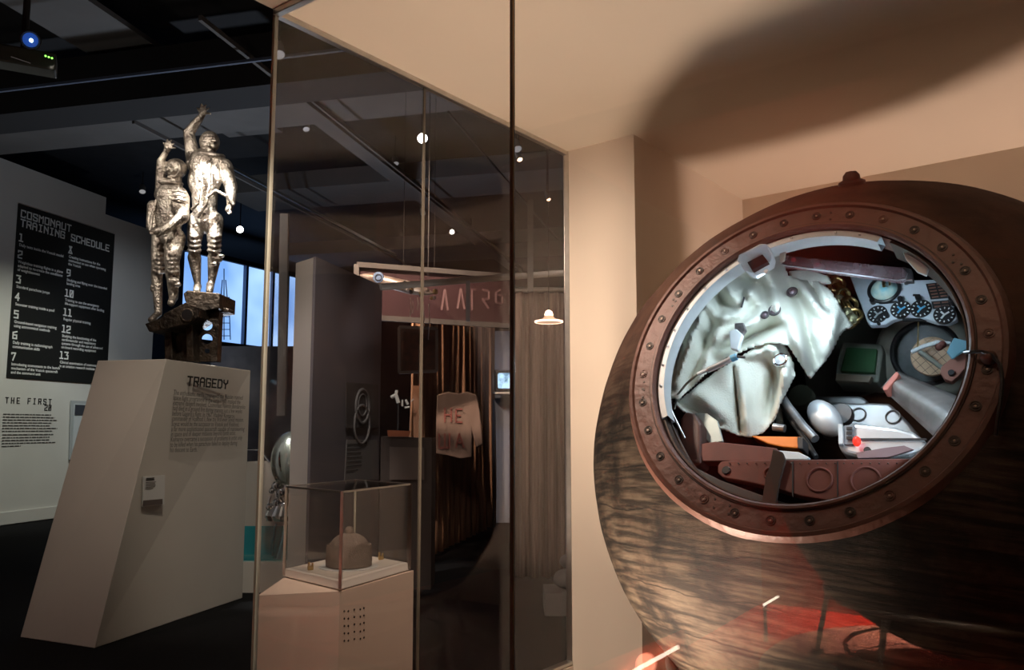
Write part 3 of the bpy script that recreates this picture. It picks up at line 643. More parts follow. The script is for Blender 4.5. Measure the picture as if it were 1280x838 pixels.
light('SPOT', (lw.x, lw.y, 1.5), (lt.x, lt.y, 0), 900, (1, .34, .22), .06, 125, .9)
lw = virt((2.2, 5.5, 0)); lt = virt((1.6, 7.7, 0))
light('SPOT', (lw.x, lw.y, 3.3), (lt.x, lt.y, 3.9), 170, (1, .5, .38), .05, 130, 1)

light('SPOT', (-.7, .7, 2.4), (c2.x+.25, c2.y+.5, .15), 130, (1, .82, .62), .04, 44, .6)  # unseen spot added to brighten the second stand's legs
# red wall washer with a bright tube
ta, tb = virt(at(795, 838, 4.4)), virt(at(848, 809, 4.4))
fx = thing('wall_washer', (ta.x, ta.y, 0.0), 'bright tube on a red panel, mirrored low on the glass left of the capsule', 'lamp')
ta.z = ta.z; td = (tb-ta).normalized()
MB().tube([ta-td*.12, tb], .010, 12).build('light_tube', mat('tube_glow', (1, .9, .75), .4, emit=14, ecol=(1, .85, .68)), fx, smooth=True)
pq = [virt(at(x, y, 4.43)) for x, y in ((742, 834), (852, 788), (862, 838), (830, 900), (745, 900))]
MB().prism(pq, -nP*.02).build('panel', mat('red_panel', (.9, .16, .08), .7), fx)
light('POINT', (ta+tb)/2+nP*.12, None, 1.2, (1, .35, .2), .05)

ta2, tb2 = virt(at(954, 757, 5.6)), virt(at(973, 746, 5.6))
f2 = thing('wall_washer', (ta2.x, ta2.y, 0), 'short distant light tube, mirrored as a bright dash below the hatch', 'lamp')
MB().tube([ta2, tb2], .008, 10).build('light_tube', bpy.data.materials['tube_glow'], f2, smooth=True)
MB().bar(ta2-nP*.03, at_z(ta2-nP*.03, .1), .02, .02, up=v).build('post', m_dark, f2)

# ------------------------------------------------------------------ the hall
g1 = V((math.sin(math.radians(14)), math.cos(math.radians(14)), 0)); g2 = V((g1.y, -g1.x, 0)); rzg = -math.radians(14)
struct(MB().box((0, 13, 6.35), (50, 50, .1), rzg).build('ceiling_2', m_hallceil))
WB = V((-7.854, 12.889, 0)); wn = g2
def wl(s, z, off=0): return WB+g1*s+up*z+wn*off
def wlp(x, y, off=0): return onpl(x, y, WB+wn*off, wn)
struct(MB().prism([wl(-6, 0), wl(3.3, 0), wl(3.3, 5.37), wl(1.84, 5.37), wl(1.84, 5.68), wl(-6, 5.68)], -wn*.25).build('wall_left', m_wall))
struct(MB().bar(wl(-6, .11, .02), wl(3.3, .11, .02), .04, .2).build('baseboard_left', m_wall, bevel=.01))
sb = thing('training_schedule_board', wl(1, 2.28, .01), 'tall black wall board printed with a numbered cosmonaut training schedule in white', 'wall board')
MB().prism([wl(-.08, 2.28, .004), wl(2.08, 2.28, .004), wl(2.08, 5.05, .004), wl(-.08, 5.05, .004)], wn*.02).build('panel', m_black, sb)
hd = MB(); o1 = wlp(26.5, 271, .027); o2 = wlp(26, 282.5, .027); ad_ = (wlp(138, 314, .027)-o2).length*1.0/17
blocktext(hd, 'COSMONAUT', o1, g1, up, .108, adv=ad_*1.02, wf=ad_*.66/.108, st=.19, nrm=wn); blocktext(hd, 'TRAINING SCHEDULE', o2, g1, up, .108, adv=ad_, wf=ad_*.66/.108, st=.19, nrm=wn)
hd.build('heading', m_white, sb)
items = [('1', 'Daily tests inside the Vostok model'), ('2', 'Weightless training flights in a plane\nadapted to re-create the conditions\nof weightlessness'), ('3', 'Standard parachute jumps'),
 ('4', 'Seawater training inside a pool'), ('5', 'Ground-based navigation training\nusing astronomical methods'), ('6', 'Daily training in radiotelegraph\ncommunication skills'), ('7', 'Introducing cosmonauts to the launch\nmechanism of the Vostok spacecraft\nand the command unit')]
items2 = [('8', 'Creating instructions for the\ncosmonaut to use when operating\nthe Vostok'), ('9', 'Studying and flying over the intended\nlanding area'), ('10', 'Training to use the emergency\nlife-support equipment after landing'), ('11', 'Regular physical training'),
 ('12', 'Studying the functioning of the\ncardiovascular and respiratory\nsystems through the use of advanced\non-board recording equipment'), ('13', 'Clinical examination of cosmonauts\nin an aviation research institute')]
ys1 = [(297, 304), (318, 329), (349, 358), (371, 380), (393, 404), (419, 431), (446, 455)]
for (num, tx_), (yy, _) in zip(items, ys1):
    p = wlp(24-(yy-297)*.065, yy+4, .027); mb = MB(); blocktext(mb, num, p, g1, up, .11, adv=.105, wf=.62, st=.2, nrm=wn); mb.build('item_number', m_white, sb)
    text(tx_, p-up*.085, g1, up, .064, m_white, 'item_text', sb, depth=.004, bold=.0012)
for (num, tx_), yy in zip(items2, [312, 341, 366, 390, 411, 444]):
    p = wlp(86-(yy-312)*.085, yy+4, .027); mb = MB(); blocktext(mb, num, p, g1, up, .11, adv=.105, wf=.62, st=.2, nrm=wn); mb.build('item_number', m_white, sb)
    text(tx_, p-up*.085, g1, up, .064, m_white, 'item_text', sb, depth=.004, bold=.0012)
tf = thing('wall_text', wl(.5, 1.5, .005), 'black introductory lettering on the pale wall below the black board', 'wall text')
mb = MB(); blocktext(mb, 'THE FIRST', wlp(7, 504, .006), g1, up, .085, adv=.107, nrm=wn, wf=.55); mb.build('title', m_ink, tf); mb = MB(); blocktext(mb, '20', wlp(56, 513, .006), g1, up, .085, adv=.08, nrm=wn, wf=.55); mb.build('title_number', m_ink, tf)
mb = MB(); textlines(mb, wlp(4, 518, .006), g1, up, wn, 7, 1.10, .044, .017, 3); textlines(mb, wlp(3, 544, .006), g1, up, wn, 5, 1.08, .044, .017, 5); mb.build('paragraphs', m_inkg, tf)
fp = thing('wall_screen', wlp(105, 560, .02), 'white framed screen on the left wall, half hidden by the leaning plinth', 'framed panel')
a, b_ = wlp(88, 501, .03), wlp(140, 503, .03); a2, b2_ = wlp(86, 575, .03), wlp(138, 574, .03)
MB().prism([a, b_, b2_, a2], wn*.03).build('frame', mat('grey_frame', (.38, .41, .42), .5), fp)
q1 = [wlp(x, y, .065) for x, y in ((93, 505), (136, 507), (134, 570), (90, 570))]; MB().prism(q1, wn*.01).build('screen', mat('pale_screen', (.55, .6, .62), .4), fp)
q1 = [wlp(x, y, .078) for x, y in ((94, 506), (136, 508), (135, 519), (93, 519))]; MB().prism(q1, wn*.01).build('header', mat('slate_header', (.05, .055, .07), .4), fp)
# enclosing walls of the hall
m_darkwall = mat('dark_wall', (.05, .05, .055), .9)
wb_c = V((0, 27, 0))
struct(MB().box((2, 30, 3.2), (60, .3, 6.4), rzg).build('wall_back', m_darkwall))
struct(MB().box((13, 14, 3.2), (.3, 34, 6.4), rzg).build('wall_right', m_darkwall))
struct(MB().box((-16, 8, 3.2), (.3, 40, 6.4), rzg).build('wall_far_left', m_darkwall))
# ceiling beams and lintels
def beam(name, x0, y0, x1, y1, z, w, h, m):
    A, B = onz(x0, y0, z), onz(x1, y1, z); d = (B-A).normalized(); A, B = A-d*8, B+d*10
    return struct(MB().bar(A+up*h/2, B+up*h/2, w, h).build(name, m))
struct(MB().bar(onz(0, 156, 5.2)-g2*9+up*.3, onz(0, 156, 5.2)+g2*22+up*.3, .55, .6).build('trim_30', m_beam))
def beamat(n, x, y, z, w, h, m, L0=9, L1=24): p = onz(x, y, z); return struct(MB().bar(p-g2*L0+up*h/2, p+g2*L1+up*h/2, w, h).build('trim_%d' % n, m))
beamat(31, 200, 150, 5.6, 1.3, .3, m_lintel); beamat(32, 560, 235, 5.6, 1.2, .3, m_lintel, 4, 20); beamat(33, 560, 318, 5.6, 1.6, .3, m_lintel, 4, 20)
beamat(34, 345, 74, 5.15, .03, .03, mat('blue_grey_steel', (.10, .13, .2), .5), 9, 20)
# soffit strips along g1
def track(n, x, y, z, L0, L1, w=.05, h=.05, m=None): p = onz(x, y, z); return struct(MB().bar(p-g1*L0, p+g1*L1, w, h, ).build('trim_%d' % n, m or m_lintel))
track(40, 500, 220, 5.3, 5, 9, .04, .05, m_lintel); track(41, 430, 290, 5.3, 6, 9, .04, .05, m_lintel); track(42, 560, 140, 5.3, 0, 9, .02, .03, m_dark); track(43, 300, 215, 5.2, 1, 6, .03, .04, m_alu)
track(44, 470, 200, 5.55, 3, 9, .35, .06, m_lintel); track(45, 200, 90, 5.9, 3, 2.2, .9, .06, m_lintel)
# track spotlights
lens_on = mat('lit_lens', (1, .95, .85), .3, emit=22, ecol=(1, .95, .86)); lens_w = mat('warm_lens', (1, .7, .4), .3, emit=12, ecol=(1, .62, .34)); lens_off = mat('dim_lens', (.5, .5, .5), .2, .5, emit=.25, ecol=(1, 1, 1))
m_lamp = mat('grey_lamp_body', (.30, .30, .30), .4, .3)
spots = [(528, 173, 5.7, .075, lens_on, 'large bright spotlight on the glass joint, highest in the hall'), (300, 287, 5.5, .07, lens_on, 'glaring spotlight on the ceiling just right of the statue'), (383, 162, 5.8, .05, lens_off, 'small unlit spotlight at the upper left behind the side glass'),
 (495, 205, 5.8, .05, lens_off, 'small spotlight left of and below the brightest ceiling lamp'), (529, 268, 5.8, .05, lens_off, 'dim spotlight directly below the brightest lamp, on the second beam'), (565, 290, 5.8, .05, lens_on, 'small lit spotlight right of the second beam lamp'),
 (590, 299, 5.8, .05, lens_off, 'dim dark spotlight just right of the small lit one'), (601, 323, 5.8, .045, lens_off, 'tiny spotlight above the red banner'), (628, 330, 5.8, .045, lens_off, 'tiny spotlight beside the tall glass joint, lowest of the track'),
 (647, 187, 5.0, .06, lens_off, 'tilted spotlight just right of the tall glass joint'), (650, 200, 4.9, .035, lens_w, 'orange glowing lamp right of the tall glass joint'), (686, 250, 4.9, .03, lens_w, 'small orange glowing lamp near the cream wall edge'),
 (178, 240, 5.9, .06, lens_off, 'dim spotlight left of the statue under the dark ceiling'), (349, 69, 4.6, .05, lens_off, 'spotlight glinting beside the corner edge of the glass')]
for (x, y, z, r, ln, lab) in spots:
    p = onz(x, y, z); t = thing('track_spotlight', p, lab, 'spotlight', 'track spotlights on the hall ceiling')
    d = (EYE-p).normalized() if ln is lens_on else V((.25, -.5, -.85)).normalized()
    MB().lathe([(r*.95, .0), (r, -.01), (r, -.12), (r*.75, -.17), (.0001, -.18)], p, d, 24).build('lamp_housing', m_lamp, t, smooth=True, edge=35)
    MB().lathe([(.0001, -.004), (r*.8, -.006), (r*.94, -.012)], p, d, 20).build('lens', ln, t)
    MB().tube([p-d*.1, V((p.x-d.x*.1, p.y-d.y*.1, 6.32))], .012, 6).build('stem', m_dark, t)
# projector
pr = at(35, 68, 4.6); pj = thing('projector', pr, 'black ceiling projector with a blue glowing lens and three green lamps', 'projector')
pdn = (EYE-pr).normalized(); Rp = M.Rotation(math.radians(28), 3, 'Z') @ M.Rotation(math.radians(12), 3, 'X')
MB().box(at(30, 76, 4.68), (.34, .3, .10), R=Rp).build('casing', mat('projector_shell', (.035, .037, .03), .5), pj, bevel=.01)
lp = at(38, 50, 4.5); MB().lathe([(.056, -.08), (.056, .0), (.048, .006), (.044, -.01), (.0001, -.012)], lp, (EYE-lp), 28).build('lens_barrel', m_dark, pj, smooth=True, edge=30)
MB().lathe([(.0001, .004), (.02, .0), (.040, -.008)], lp, (EYE-lp), 24).build('lens', mat('blue_lens', (.02, .05, .2), .1, emit=.25, ecol=(.05, .2, 1)), pj, smooth=True)
MB().ball(at(39, 50.5, 4.48), .011, 12).build('lens_glow', mat('lens_glow', (.8, .9, 1), .3, emit=6, ecol=(.5, .8, 1)), pj)
for x in (57, 61, 65): MB().ball(at(x, 70+(x-57)*.35, 4.45), .0055, 8).build('status_light', mat('green_led', (.2, 1, .1), .3, emit=3, ecol=(.25, 1, .1)) if x == 57 else bpy.data.materials['green_led'], pj)
MB().bar(at(14, 71, 4.45), at(38, 79, 4.45), .004, .004).build('brand_stripe', mat('grey_stripe', (.4, .4, .4), .5, emit=.05), pj)
MB().tube([at(30, 60, 4.7), at(30, 60, 4.7)+up*1.6], .02, 8).build('mount_pole', m_dark, pj)

# ------------------------------------------------------------------ leaning plinth with text
A, B, Cq = V((-3.543, 6.141, 0)), V((-2.855, 5.838, 0)), V((-2.388, 7.514, 0)); ZT = 2.02
D = A+(Cq-B); T1 = onz(208, 449, ZT); T0 = onz(122, 451, ZT); T2 = at_z(Cq, ZT); T3 = T0+(T2-T1)
pl = thing('leaning_plinth', (-2.95, 6.7, 0), 'tall leaning pale plinth headed TRAGEDY carrying the statue', 'plinth')
MB().add([A, B, Cq, D, T0, T1, T2, T3], [(0, 3, 2, 1), (4, 5, 6, 7), (0, 1, 5, 4), (1, 2, 6, 5), (2, 3, 7, 6), (3, 0, 4, 7)]).build('body', m_plinth, pl, bevel=.006)
fn = (Cq-B).cross(T1-B).normalized(); fn = -fn if fn.dot(EYE-B) < 0 else fn
def pf(x, y, off=.003): return onpl(x, y, B+fn*off, fn)
fxd = (pf(296, 497)-pf(217, 491)).normalized(); fyd = (pf(226, 560)-pf(217, 491)); fyd = -(fyd-fxd*fyd.dot(fxd)).normalized()
if fyd.z < 0: fyd = -fyd
mb = MB(); tw = (pf(284, 486)-pf(234, 481)).length; th = (pf(236, 471)-pf(235, 482)).length*.95
blocktext(mb, 'TRAGEDY', pf(234.5, 481.5), fxd, fyd, th, adv=tw/6.75, wf=tw/6.75*.66/th, st=.2, nrm=fn); mb.build('title', m_ink, pl)
lines = ['The enthusiastic media coverage of the Russian manned', 'space flight programme in the early 1960s masked the', 'extreme dangers involved. Cosmonaut Valentin Bondarenko', 'had died in a ground fire during training just a few weeks', "before Gagarin's flight. In 1967, Vladimir Komarov,", 'commander of Voskhod 1, flew the first-ever Soyuz mission.', 'Soyuz would be the successor to Vostok and Voskhod,', 'a far more sophisticated spacecraft capable of manoeuvring', 'in space and of deeper missions beyond Earth orbit.', 'Komarov overcame a succession of problems in orbit only', 'to be killed when his parachute failed to deploy during', 'his descent to Earth.']
ends = [(303, 500), (300, 505.5), (306, 511.5), (302, 517), (293, 523), (304, 527.5), (298, 533.5), (305, 539), (294, 544), (302, 550), (296, 556.5), (246, 565)]
for i, l in enumerate(lines):
    y = 493.5+i*6.55; x = 216.5-i*.42; a = pf(x, y); b = pf(ends[i][0], ends[i][1])
    text(l, a, (b-a), fyd, .055, m_inkg, 'text_line', pl, width=(b-a).length)
lbp = [pf(178, 596, .002), pf(205, 594, .002), pf(204, 631, .002), pf(177, 634, .002)]
lc = thing('label_card', pf(190, 615), 'small caption card fixed to the leaning plinth below the long text', 'caption card')
MB().prism(lbp, fn*.01).build('card', mat('card_white', (.62, .62, .60), .5), lc)
MB().prism([pf(179, 626, .013), pf(203, 624, .013), pf(203, 630.5, .013), pf(178, 633, .013)], fn*.002).build('card_foot', mat('card_brown', (.12, .09, .08), .5), lc)
mb = MB(); ld = (pf(203, 596)-pf(181, 597.5)).normalized(); textlines(mb, pf(183, 598.5, .0145), ld, fyd, fn, 2, .10, .012, .006, 4); textlines(mb, pf(182.5, 603.5, .0145), ld, fyd, fn, 5, .12, .012, .003, 9); mb.build('card_text', m_ink, lc)

# ------------------------------------------------------------------ statue
SY = 7.05
def sp(x, y, dy=0): return at(x, y, SY+dy)
kpx = F/SY
stt = thing('cosmonaut_statue', (sp(238, 450).x, SY, ZT), 'silvered bronze statue of two waving cosmonauts on a dark girder base', 'statue')
def figure(limbs, balls, name, vox=.0075):
    mb = MB()
    for (a, ra, b, rb) in limbs:
        a, b = sp(*a), sp(*b); ra /= kpx; rb /= kpx
        mb.tube([a, b], ra, 14, rb); mb.ball(a, ra, 14); mb.ball(b, rb, 14)
    for (c, r, sc, *rot) in balls:
        R = M.Rotation(math.radians(rot[0]), 3, 'Y') if rot else None
        mb.ball(sp(*c), r/kpx, 18, sc, R)
    o = mb.build(name, m_bronze, stt, smooth=False)
    q = o.modifiers.new('r', 'REMESH'); q.mode = 'VOXEL'; q.voxel_size = vox; q.use_smooth_shade = True
    q = o.modifiers.new('s', 'SMOOTH'); q.iterations = 2; q.factor = .5
    dg = bpy.context.evaluated_depsgraph_get(); me = bpy.data.meshes.new_from_object(o.evaluated_get(dg)); o.modifiers.clear(); o.data = me; o.data.name = name
    return o
def hand(limbs, balls, wr, palm, dirs, r=1.7, L=8):
    limbs.append((wr, 3.4, palm, 4.6))
    for k, (dx, dy) in enumerate(dirs):
        st0 = (palm[0]+dx*.25*L*.6, palm[1]+dy*.25*L*.6, palm[2]-.01); ln = L*(.85, 1, .92, .75, .7)[k]
        mid = (palm[0]+dx*ln*.9, palm[1]+dy*ln*.9, palm[2]-.015); tip = (palm[0]+dx*ln*1.3+1.2, palm[1]+dy*ln*1.3, palm[2]-.04)
        limbs.append((st0, r, mid, r*.9)); limbs.append((mid, r*.9, tip, r*.75))
def folds_limb(limbs, a, b, r, n):
    for k in range(n):
        t = (k+.5)/n; p = (a[0]+(b[0]-a[0])*t, a[1]+(b[1]-a[1])*t, a[2]+(b[2]-a[2])*t); limbs.append(((p[0]-r*.35, p[1]+.6, p[2]), r*.75, (p[0]+r*.35, p[1]-.6, p[2]), r*.75))
# tall figure
L = [((256, 205, 0), 20, (256, 232, 0), 17), ((256, 232, 0), 17, (256, 262, 0), 15), ((256, 262, 0), 15, (257, 278, 0), 15), ((243, 205, 0), 11, (272, 205, 0), 12),
     ((242, 200, 0), 9.5, (236, 166, 0), 7), ((236, 166, 0), 7, (249, 149, -.05), 5),
     ((281, 208, 0), 10, (289, 235, -.02), 8), ((289, 235, -.02), 8, (289, 254, -.1), 5.5), ((289, 254, -.1), 4.5, (286, 262, -.12), 4),
     ((246, 276, 0), 11.5, (243, 300, -.05), 9), ((243, 300, -.05), 8.5, (243, 322, -.02), 7), ((243, 322, -.02), 8.5, (247, 356, 0), 4), ((247, 358, 0), 5, (246, 364, -.12), 4.5),
     ((268, 276, 0), 11.5, (268, 300, -.05), 9), ((268, 300, -.05), 8.5, (268, 322, -.02), 7), ((268, 322, -.02), 8.5, (264, 356, 0), 4), ((263, 356, 0), 5, (262, 364, -.12), 4.5),
     ((262, 190, 0), 8, (260, 200, 0), 10)]
for lg in ((243, 268)):
    for k in range(4): L.append(((lg-7.5, 295+k*6, -.06), 2.0, (lg, 297+k*6, -.13), 2.0)); L.append(((lg, 297+k*6, -.13), 2.0, (lg+7.5, 295+k*6, -.06), 2.0))
bl = [((262, 178, 0), 13, (1, .95, 1.15)), ((246, 225, -.05), 13, (.9, .6, 1.6)), ((268, 222, -.05), 12, (.8, .6, 1.7)), ((261, 181, -.085), 2.6, (.7, 1, 1.4)), ((257, 176, -.075), 3.2, (1.5, .6, .5)), ((267, 176, -.075), 3.2, (1.5, .6, .5)),
      ((261, 187, -.075), 2.6, (1.6, .7, .5)), ((256, 183, -.06), 3, (1, 1, 1)), ((267, 183, -.06), 3, (1, 1, 1)), ((261, 191, -.06), 4, (1.2, .8, .7)), ((272, 324, -.08), 5, (1.3, 1, 1)), ((277, 320, -.1), 3.5, (1.3, 1, .6)), ((268, 330, -.1), 3.5, (1.3, 1, .6)), ((253, 178, 0), 3, (.5, 1, 1.3))]
hand(L, bl, (251, 148, -.05), (253, 142, -.05), [(-.75, -.7), (-.2, -1), (.3, -1), (.8, -.75), (1.1, .0)], 1.75, 9)
hand(L, bl, (287, 256, -.1), (286, 262, -.12), [(-.5, .6), (-.2, .9), (.15, .9), (.5, .7), (-.8, .1)], 1.4, 5)
tall = figure(L, bl, 'tall_cosmonaut'); tag(tall, 'taller cosmonaut with left arm raised high')
# short figure
L = [((213, 246, -.1), 18, (213, 272, -.1), 15), ((213, 272, -.1), 15, (212, 298, -.1), 13), ((203, 244, -.1), 10, (224, 244, -.1), 11),
     ((201, 240, -.1), 7, (201, 215, -.12), 6), ((201, 215, -.12), 6, (201, 202, -.15), 5), ((201, 202, -.15), 4.5, (207, 191, -.16), 3.6),
     ((228, 248, -.1), 9, (228, 272, -.18), 8), ((228, 272, -.18), 8, (204, 288, -.3), 5.5), ((204, 288, -.3), 5, (194, 289, -.3), 5),
     ((192, 258, -.08), 8, (190, 284, -.1), 7), ((201, 296, -.08), 11, (197, 325, -.12), 8), ((197, 325, -.12), 7.5, (196, 345, -.1), 7), ((196, 345, -.1), 7, (198, 392, -.1), 4.5), ((198, 392, -.1), 4.5, (189, 400, -.22), 4),
     ((219, 298, -.1), 13, (215, 325, -.2), 9.5), ((215, 325, -.2), 9, (216, 345, -.18), 8.5), ((216, 345, -.18), 8, (217, 372, -.15), 5.5), ((217, 372, -.15), 5, (214, 379, -.28), 4.5), ((218, 224, -.1), 9, (216, 234, -.1), 12)]
for (lg, dy) in ((199, -.12), (215, -.2)):
    for k in range(5): L.append(((lg-7.5, 317+k*5.5, dy), 1.9, (lg, 319+k*5.5, dy-.07), 1.9)); L.append(((lg, 319+k*5.5, dy-.07), 1.9, (lg+7.5, 318+k*5.5, dy), 1.9))
bl = [((220, 211, -.1), 13, (1.05, 1, 1)), ((213, 211, -.17), 6.5, (1, .6, 1.1)), ((210, 212, -.215), 2, (.8, 1, 1.3)), ((208, 208, -.20), 2, (1.3, .6, .5)), ((214, 208, -.205), 2, (1.3, .6, .5)), ((211, 217, -.20), 2, (1.5, .7, .5)), ((211, 222, -.17), 2.6, (1.2, .7, .7)),
      ((222, 255, -.15), 13, (1, .7, 1.5)), ((204, 268, -.12), 12, (.8, .7, 1.8)), ((217, 352, -.24), 5.5, (1.4, 1, .9)), ((222, 356, -.24), 4, (1.2, 1, .7)), ((192, 360, -.1), 5, (.8, 1, 1.3))]
hand(L, bl, (207, 191, -.16), (210, 185, -.17), [(-.75, -.7), (-.2, -1), (.3, -1), (.8, -.7), (1.1, .0)], 1.6, 8)
hand(L, bl, (198, 289, -.3), (192, 290, -.32), [(-.8, .5), (-.9, .2), (-.9, -.1), (-.7, -.4), (-.2, .8)], 1.4, 5)
short = figure(L, bl, 'short_cosmonaut'); tag(short, 'shorter cosmonaut in a round helmet with one arm bent')
def ridge(pts, r, nm, par, m=None): return MB().tube([sp(*p) for p in pts], r/kpx, 8).build(nm, m or m_bronze, par, smooth=True)
MB().torus(sp(263, 194, 0), 15/kpx, 3.6/kpx, V((.15, -.25, 1)), 30, 10).build('neck_ring', m_bronze, tall, smooth=True)
ridge([(253, 210, -.17), (250, 230, -.2), (247, 255, -.19), (240, 262, -.15)], 2, 'suit_strap', tall); ridge([(262, 205, -.16), (262, 232, -.18), (258, 255, -.17), (247, 272, -.14)], 2, 'suit_strap', tall)
ridge([(258, 248, -.17), (270, 238, -.18), (284, 246, -.16), (292, 256, -.14)], 2.2, 'air_hose', tall); ridge([(246, 240, -.2), (248, 226, -.21), (253, 226, -.21), (252, 250, -.2)], 1.2, 'suit_seam', tall)
MB().torus(sp(218, 212, -.16), 10/kpx, 1.4/kpx, V((-.5, -1, .1)), 26, 8).build('helmet_rim', m_bronze, short, smooth=True)
MB().torus(sp(213, 229, -.1), 13/kpx, 2.6/kpx, V((.1, -.2, 1)), 26, 8).build('neck_ring', m_bronze, short, smooth=True)
for k in range(3): ridge([(215, 240+k*5, -.22), (224, 239+k*5, -.24), (232, 241+k*5, -.2)], 1.3, 'sleeve_fold', short)
ridge([(209, 245, -.22), (210, 262, -.24), (208, 280, -.22)], 1.6, 'suit_strap', short); ridge([(196, 250, -.16), (190, 270, -.17), (188, 288, -.17)], 2, 'suit_strap', short); ridge([(228, 270, -.26), (212, 285, -.34), (196, 296, -.3)], 1.6, 'belt', short)
base = thing('x', (0, 0, 0), '', '') if False else None
def girder(pts, dy, th, name='girder'): return MB().prism([sp(x, y, dy) for x, y in pts], (0, th, 0)).build(name, m_bronzed, stt, bevel=.008)
def girder_holes():
    # upright web plate with round openings
    me = MB(); outline = [(205, 395), (232, 384), (275, 372), (273, 410), (271, 452), (206, 452)]
    o = MB().prism([sp(x, y, -.12) for x, y in outline], (0, .10, 0)).build('girder_web', m_bronzed, stt)
    for i, (x, y) in enumerate(((259, 407), (259, 424), (259, 439))):
        c = MB().tube([sp(x, y, -.6), sp(x, y, .6)], (6.2 if i < 2 else 3)/kpx, 24).build('cut', m_bronzed)
        q = o.modifiers.new('b', 'BOOLEAN'); q.object = c; q.operation = 'DIFFERENCE'; q.solver = 'EXACT'
        dg = bpy.context.evaluated_depsgraph_get(); me = bpy.data.meshes.new_from_object(o.evaluated_get(dg)); o.modifiers.clear(); o.data = me; bpy.data.objects.remove(c)
girder_holes()
girder([(229, 367), (234, 363), (275, 367), (274, 386), (240, 390), (231, 376)], -.2, .4, 'upper_block')
girder([(198, 402), (205, 392), (232, 378), (248, 384), (248, 396), (236, 404), (205, 412), (200, 410)], -.36, .38, 'lower_block')
girder([(181, 405), (205, 396), (206, 412), (186, 415)], -.34, .30, 'toe_block'); girder([(272, 382), (286, 386), (286, 391), (272, 390)], -.1, .16, 'side_stub')
girder([(206, 410), (214, 409), (216, 452), (206, 452)], -.2, .22, 'girder_flange'); girder([(232, 402), (240, 400), (242, 452), (233, 452)], -.26, .16, 'girder_flange')
MB().torus(sp(234, 394, -.37), 7/kpx, 1.6/kpx, (0, 1, 0), 24, 8).build('boss_ring', m_bronzed, stt, smooth=True); MB().lathe([(.0001, .01), (6.5/kpx, .01), (6.5/kpx, -.01)], sp(234, 394, -.37), (0, -1, 0), 20).build('boss', m_blk, stt)

# ------------------------------------------------------------------ hat showcase just beyond the side glass
hz = .82; hf, hr, hl = onz(425, 738, hz), onz(511, 713, hz), onz(355, 721, hz); hb = hr+hl-hf
hp_ = thing('hat_plinth', at_z((hf+hr+hl+hb)/4, 0), 'cream plinth with a square of small drilled holes, under the hat case', 'plinth')
out = V((-.05, 0, 0)); fl = onz(322, 745, .78); hr2 = at(517, 714, hr.y+.02)
fb, rb_, lb_ = at_z(hf, 0)-V((0, .01, 0)), at_z(hr2, 0), at_z(fl, 0)
top = [at_z(hf, hz-.005), at_z(hr2, hz-.005), at_z(hb, hz-.005), at_z(hl, hz-.005)]
MB().add([fb, rb_, at_z(hb, 0), at_z(fl, 0)+V((-.02, .35, 0)), at_z(fl, 0)]+top+[fl], [(0, 1, 2, 3, 4), (5, 6, 7, 8), (0, 1, 6, 5), (1, 2, 7, 6), (2, 3, 8, 7), (3, 4, 9, 8), (4, 0, 5, 9), (5, 8, 9)]).build('body', m_plinth if False else mat('cream_plinth', (.70, .57, .46), .55, noise=.04, scale=2), hp_)
hfn = (hr2-hf).cross(up).normalized(); hfn = -hfn if hfn.dot(EYE-hf) < 0 else hfn
hh = MB()
for i, x in enumerate((430, 435, 442.5, 450, 454.5)):
    for j in range(5):
        c = onpl(x, 764.5+j*9.2-(x-430)*.16+(.8 if i % 2 else 0), hf+hfn*.0, V((hfn.x, hfn.y, 0))); hh.tube([c-hfn*.002, c+hfn*.003], .0046, 8)
hh.build('hole_grid', m_ink, hp_)
vc = thing('hat_showcase', at_z((hf+hr+hl+hb)/4, hz), 'small square glass case on the cream plinth holding a grey hat', 'glass case')
cen = (hf+hr+hl+hb)/4
def sc_(p, k, z): q = cen+(p-cen)*k; return at_z(q, z)
MB().add([sc_(p, 1.0, hz) for p in (hf, hr, hb, hl)]+[sc_(p, .985, hz+.035) for p in (hf, hr, hb, hl)], [(3, 2, 1, 0), (4, 5, 6, 7), (0, 1, 5, 4), (1, 2, 6, 5), (2, 3, 7, 6), (3, 0, 4, 7)]).build('base_slab', mat('white_slab', (.80, .77, .70), .6), vc, bevel=.003)
zt = 1.5-(613.7-535)/F*hf.y
cs = [sc_(p, 1.0, 0) for p in (hf, hr, hb, hl)]
for i in range(4):
    a, b = cs[i], cs[(i+1) % 4]; d = (b-a).normalized(); MB().bar(at_z(a+d*.008, (hz+.04+zt)/2), at_z(b-d*.008, (hz+.04+zt)/2), .006, zt-hz-.05).build('glass_panel', m_caseglass, vc)
MB().prism([at_z(p, zt-.004) for p in cs], (0, 0, .006)).build('glass_lid', m_caseglass, vc)
for i, p in enumerate(cs): MB().bar(at_z(p, hz+.005), at_z(p, zt), .012 if i != 1 else .02, .012).build('corner_edge', (m_alu, m_chrome, m_edge, m_edge)[i], vc)
for i in range(4): MB().bar(at_z(cs[i], zt), at_z(cs[(i+1) % 4], zt), .009, .008).build('top_edge', m_alu, vc)
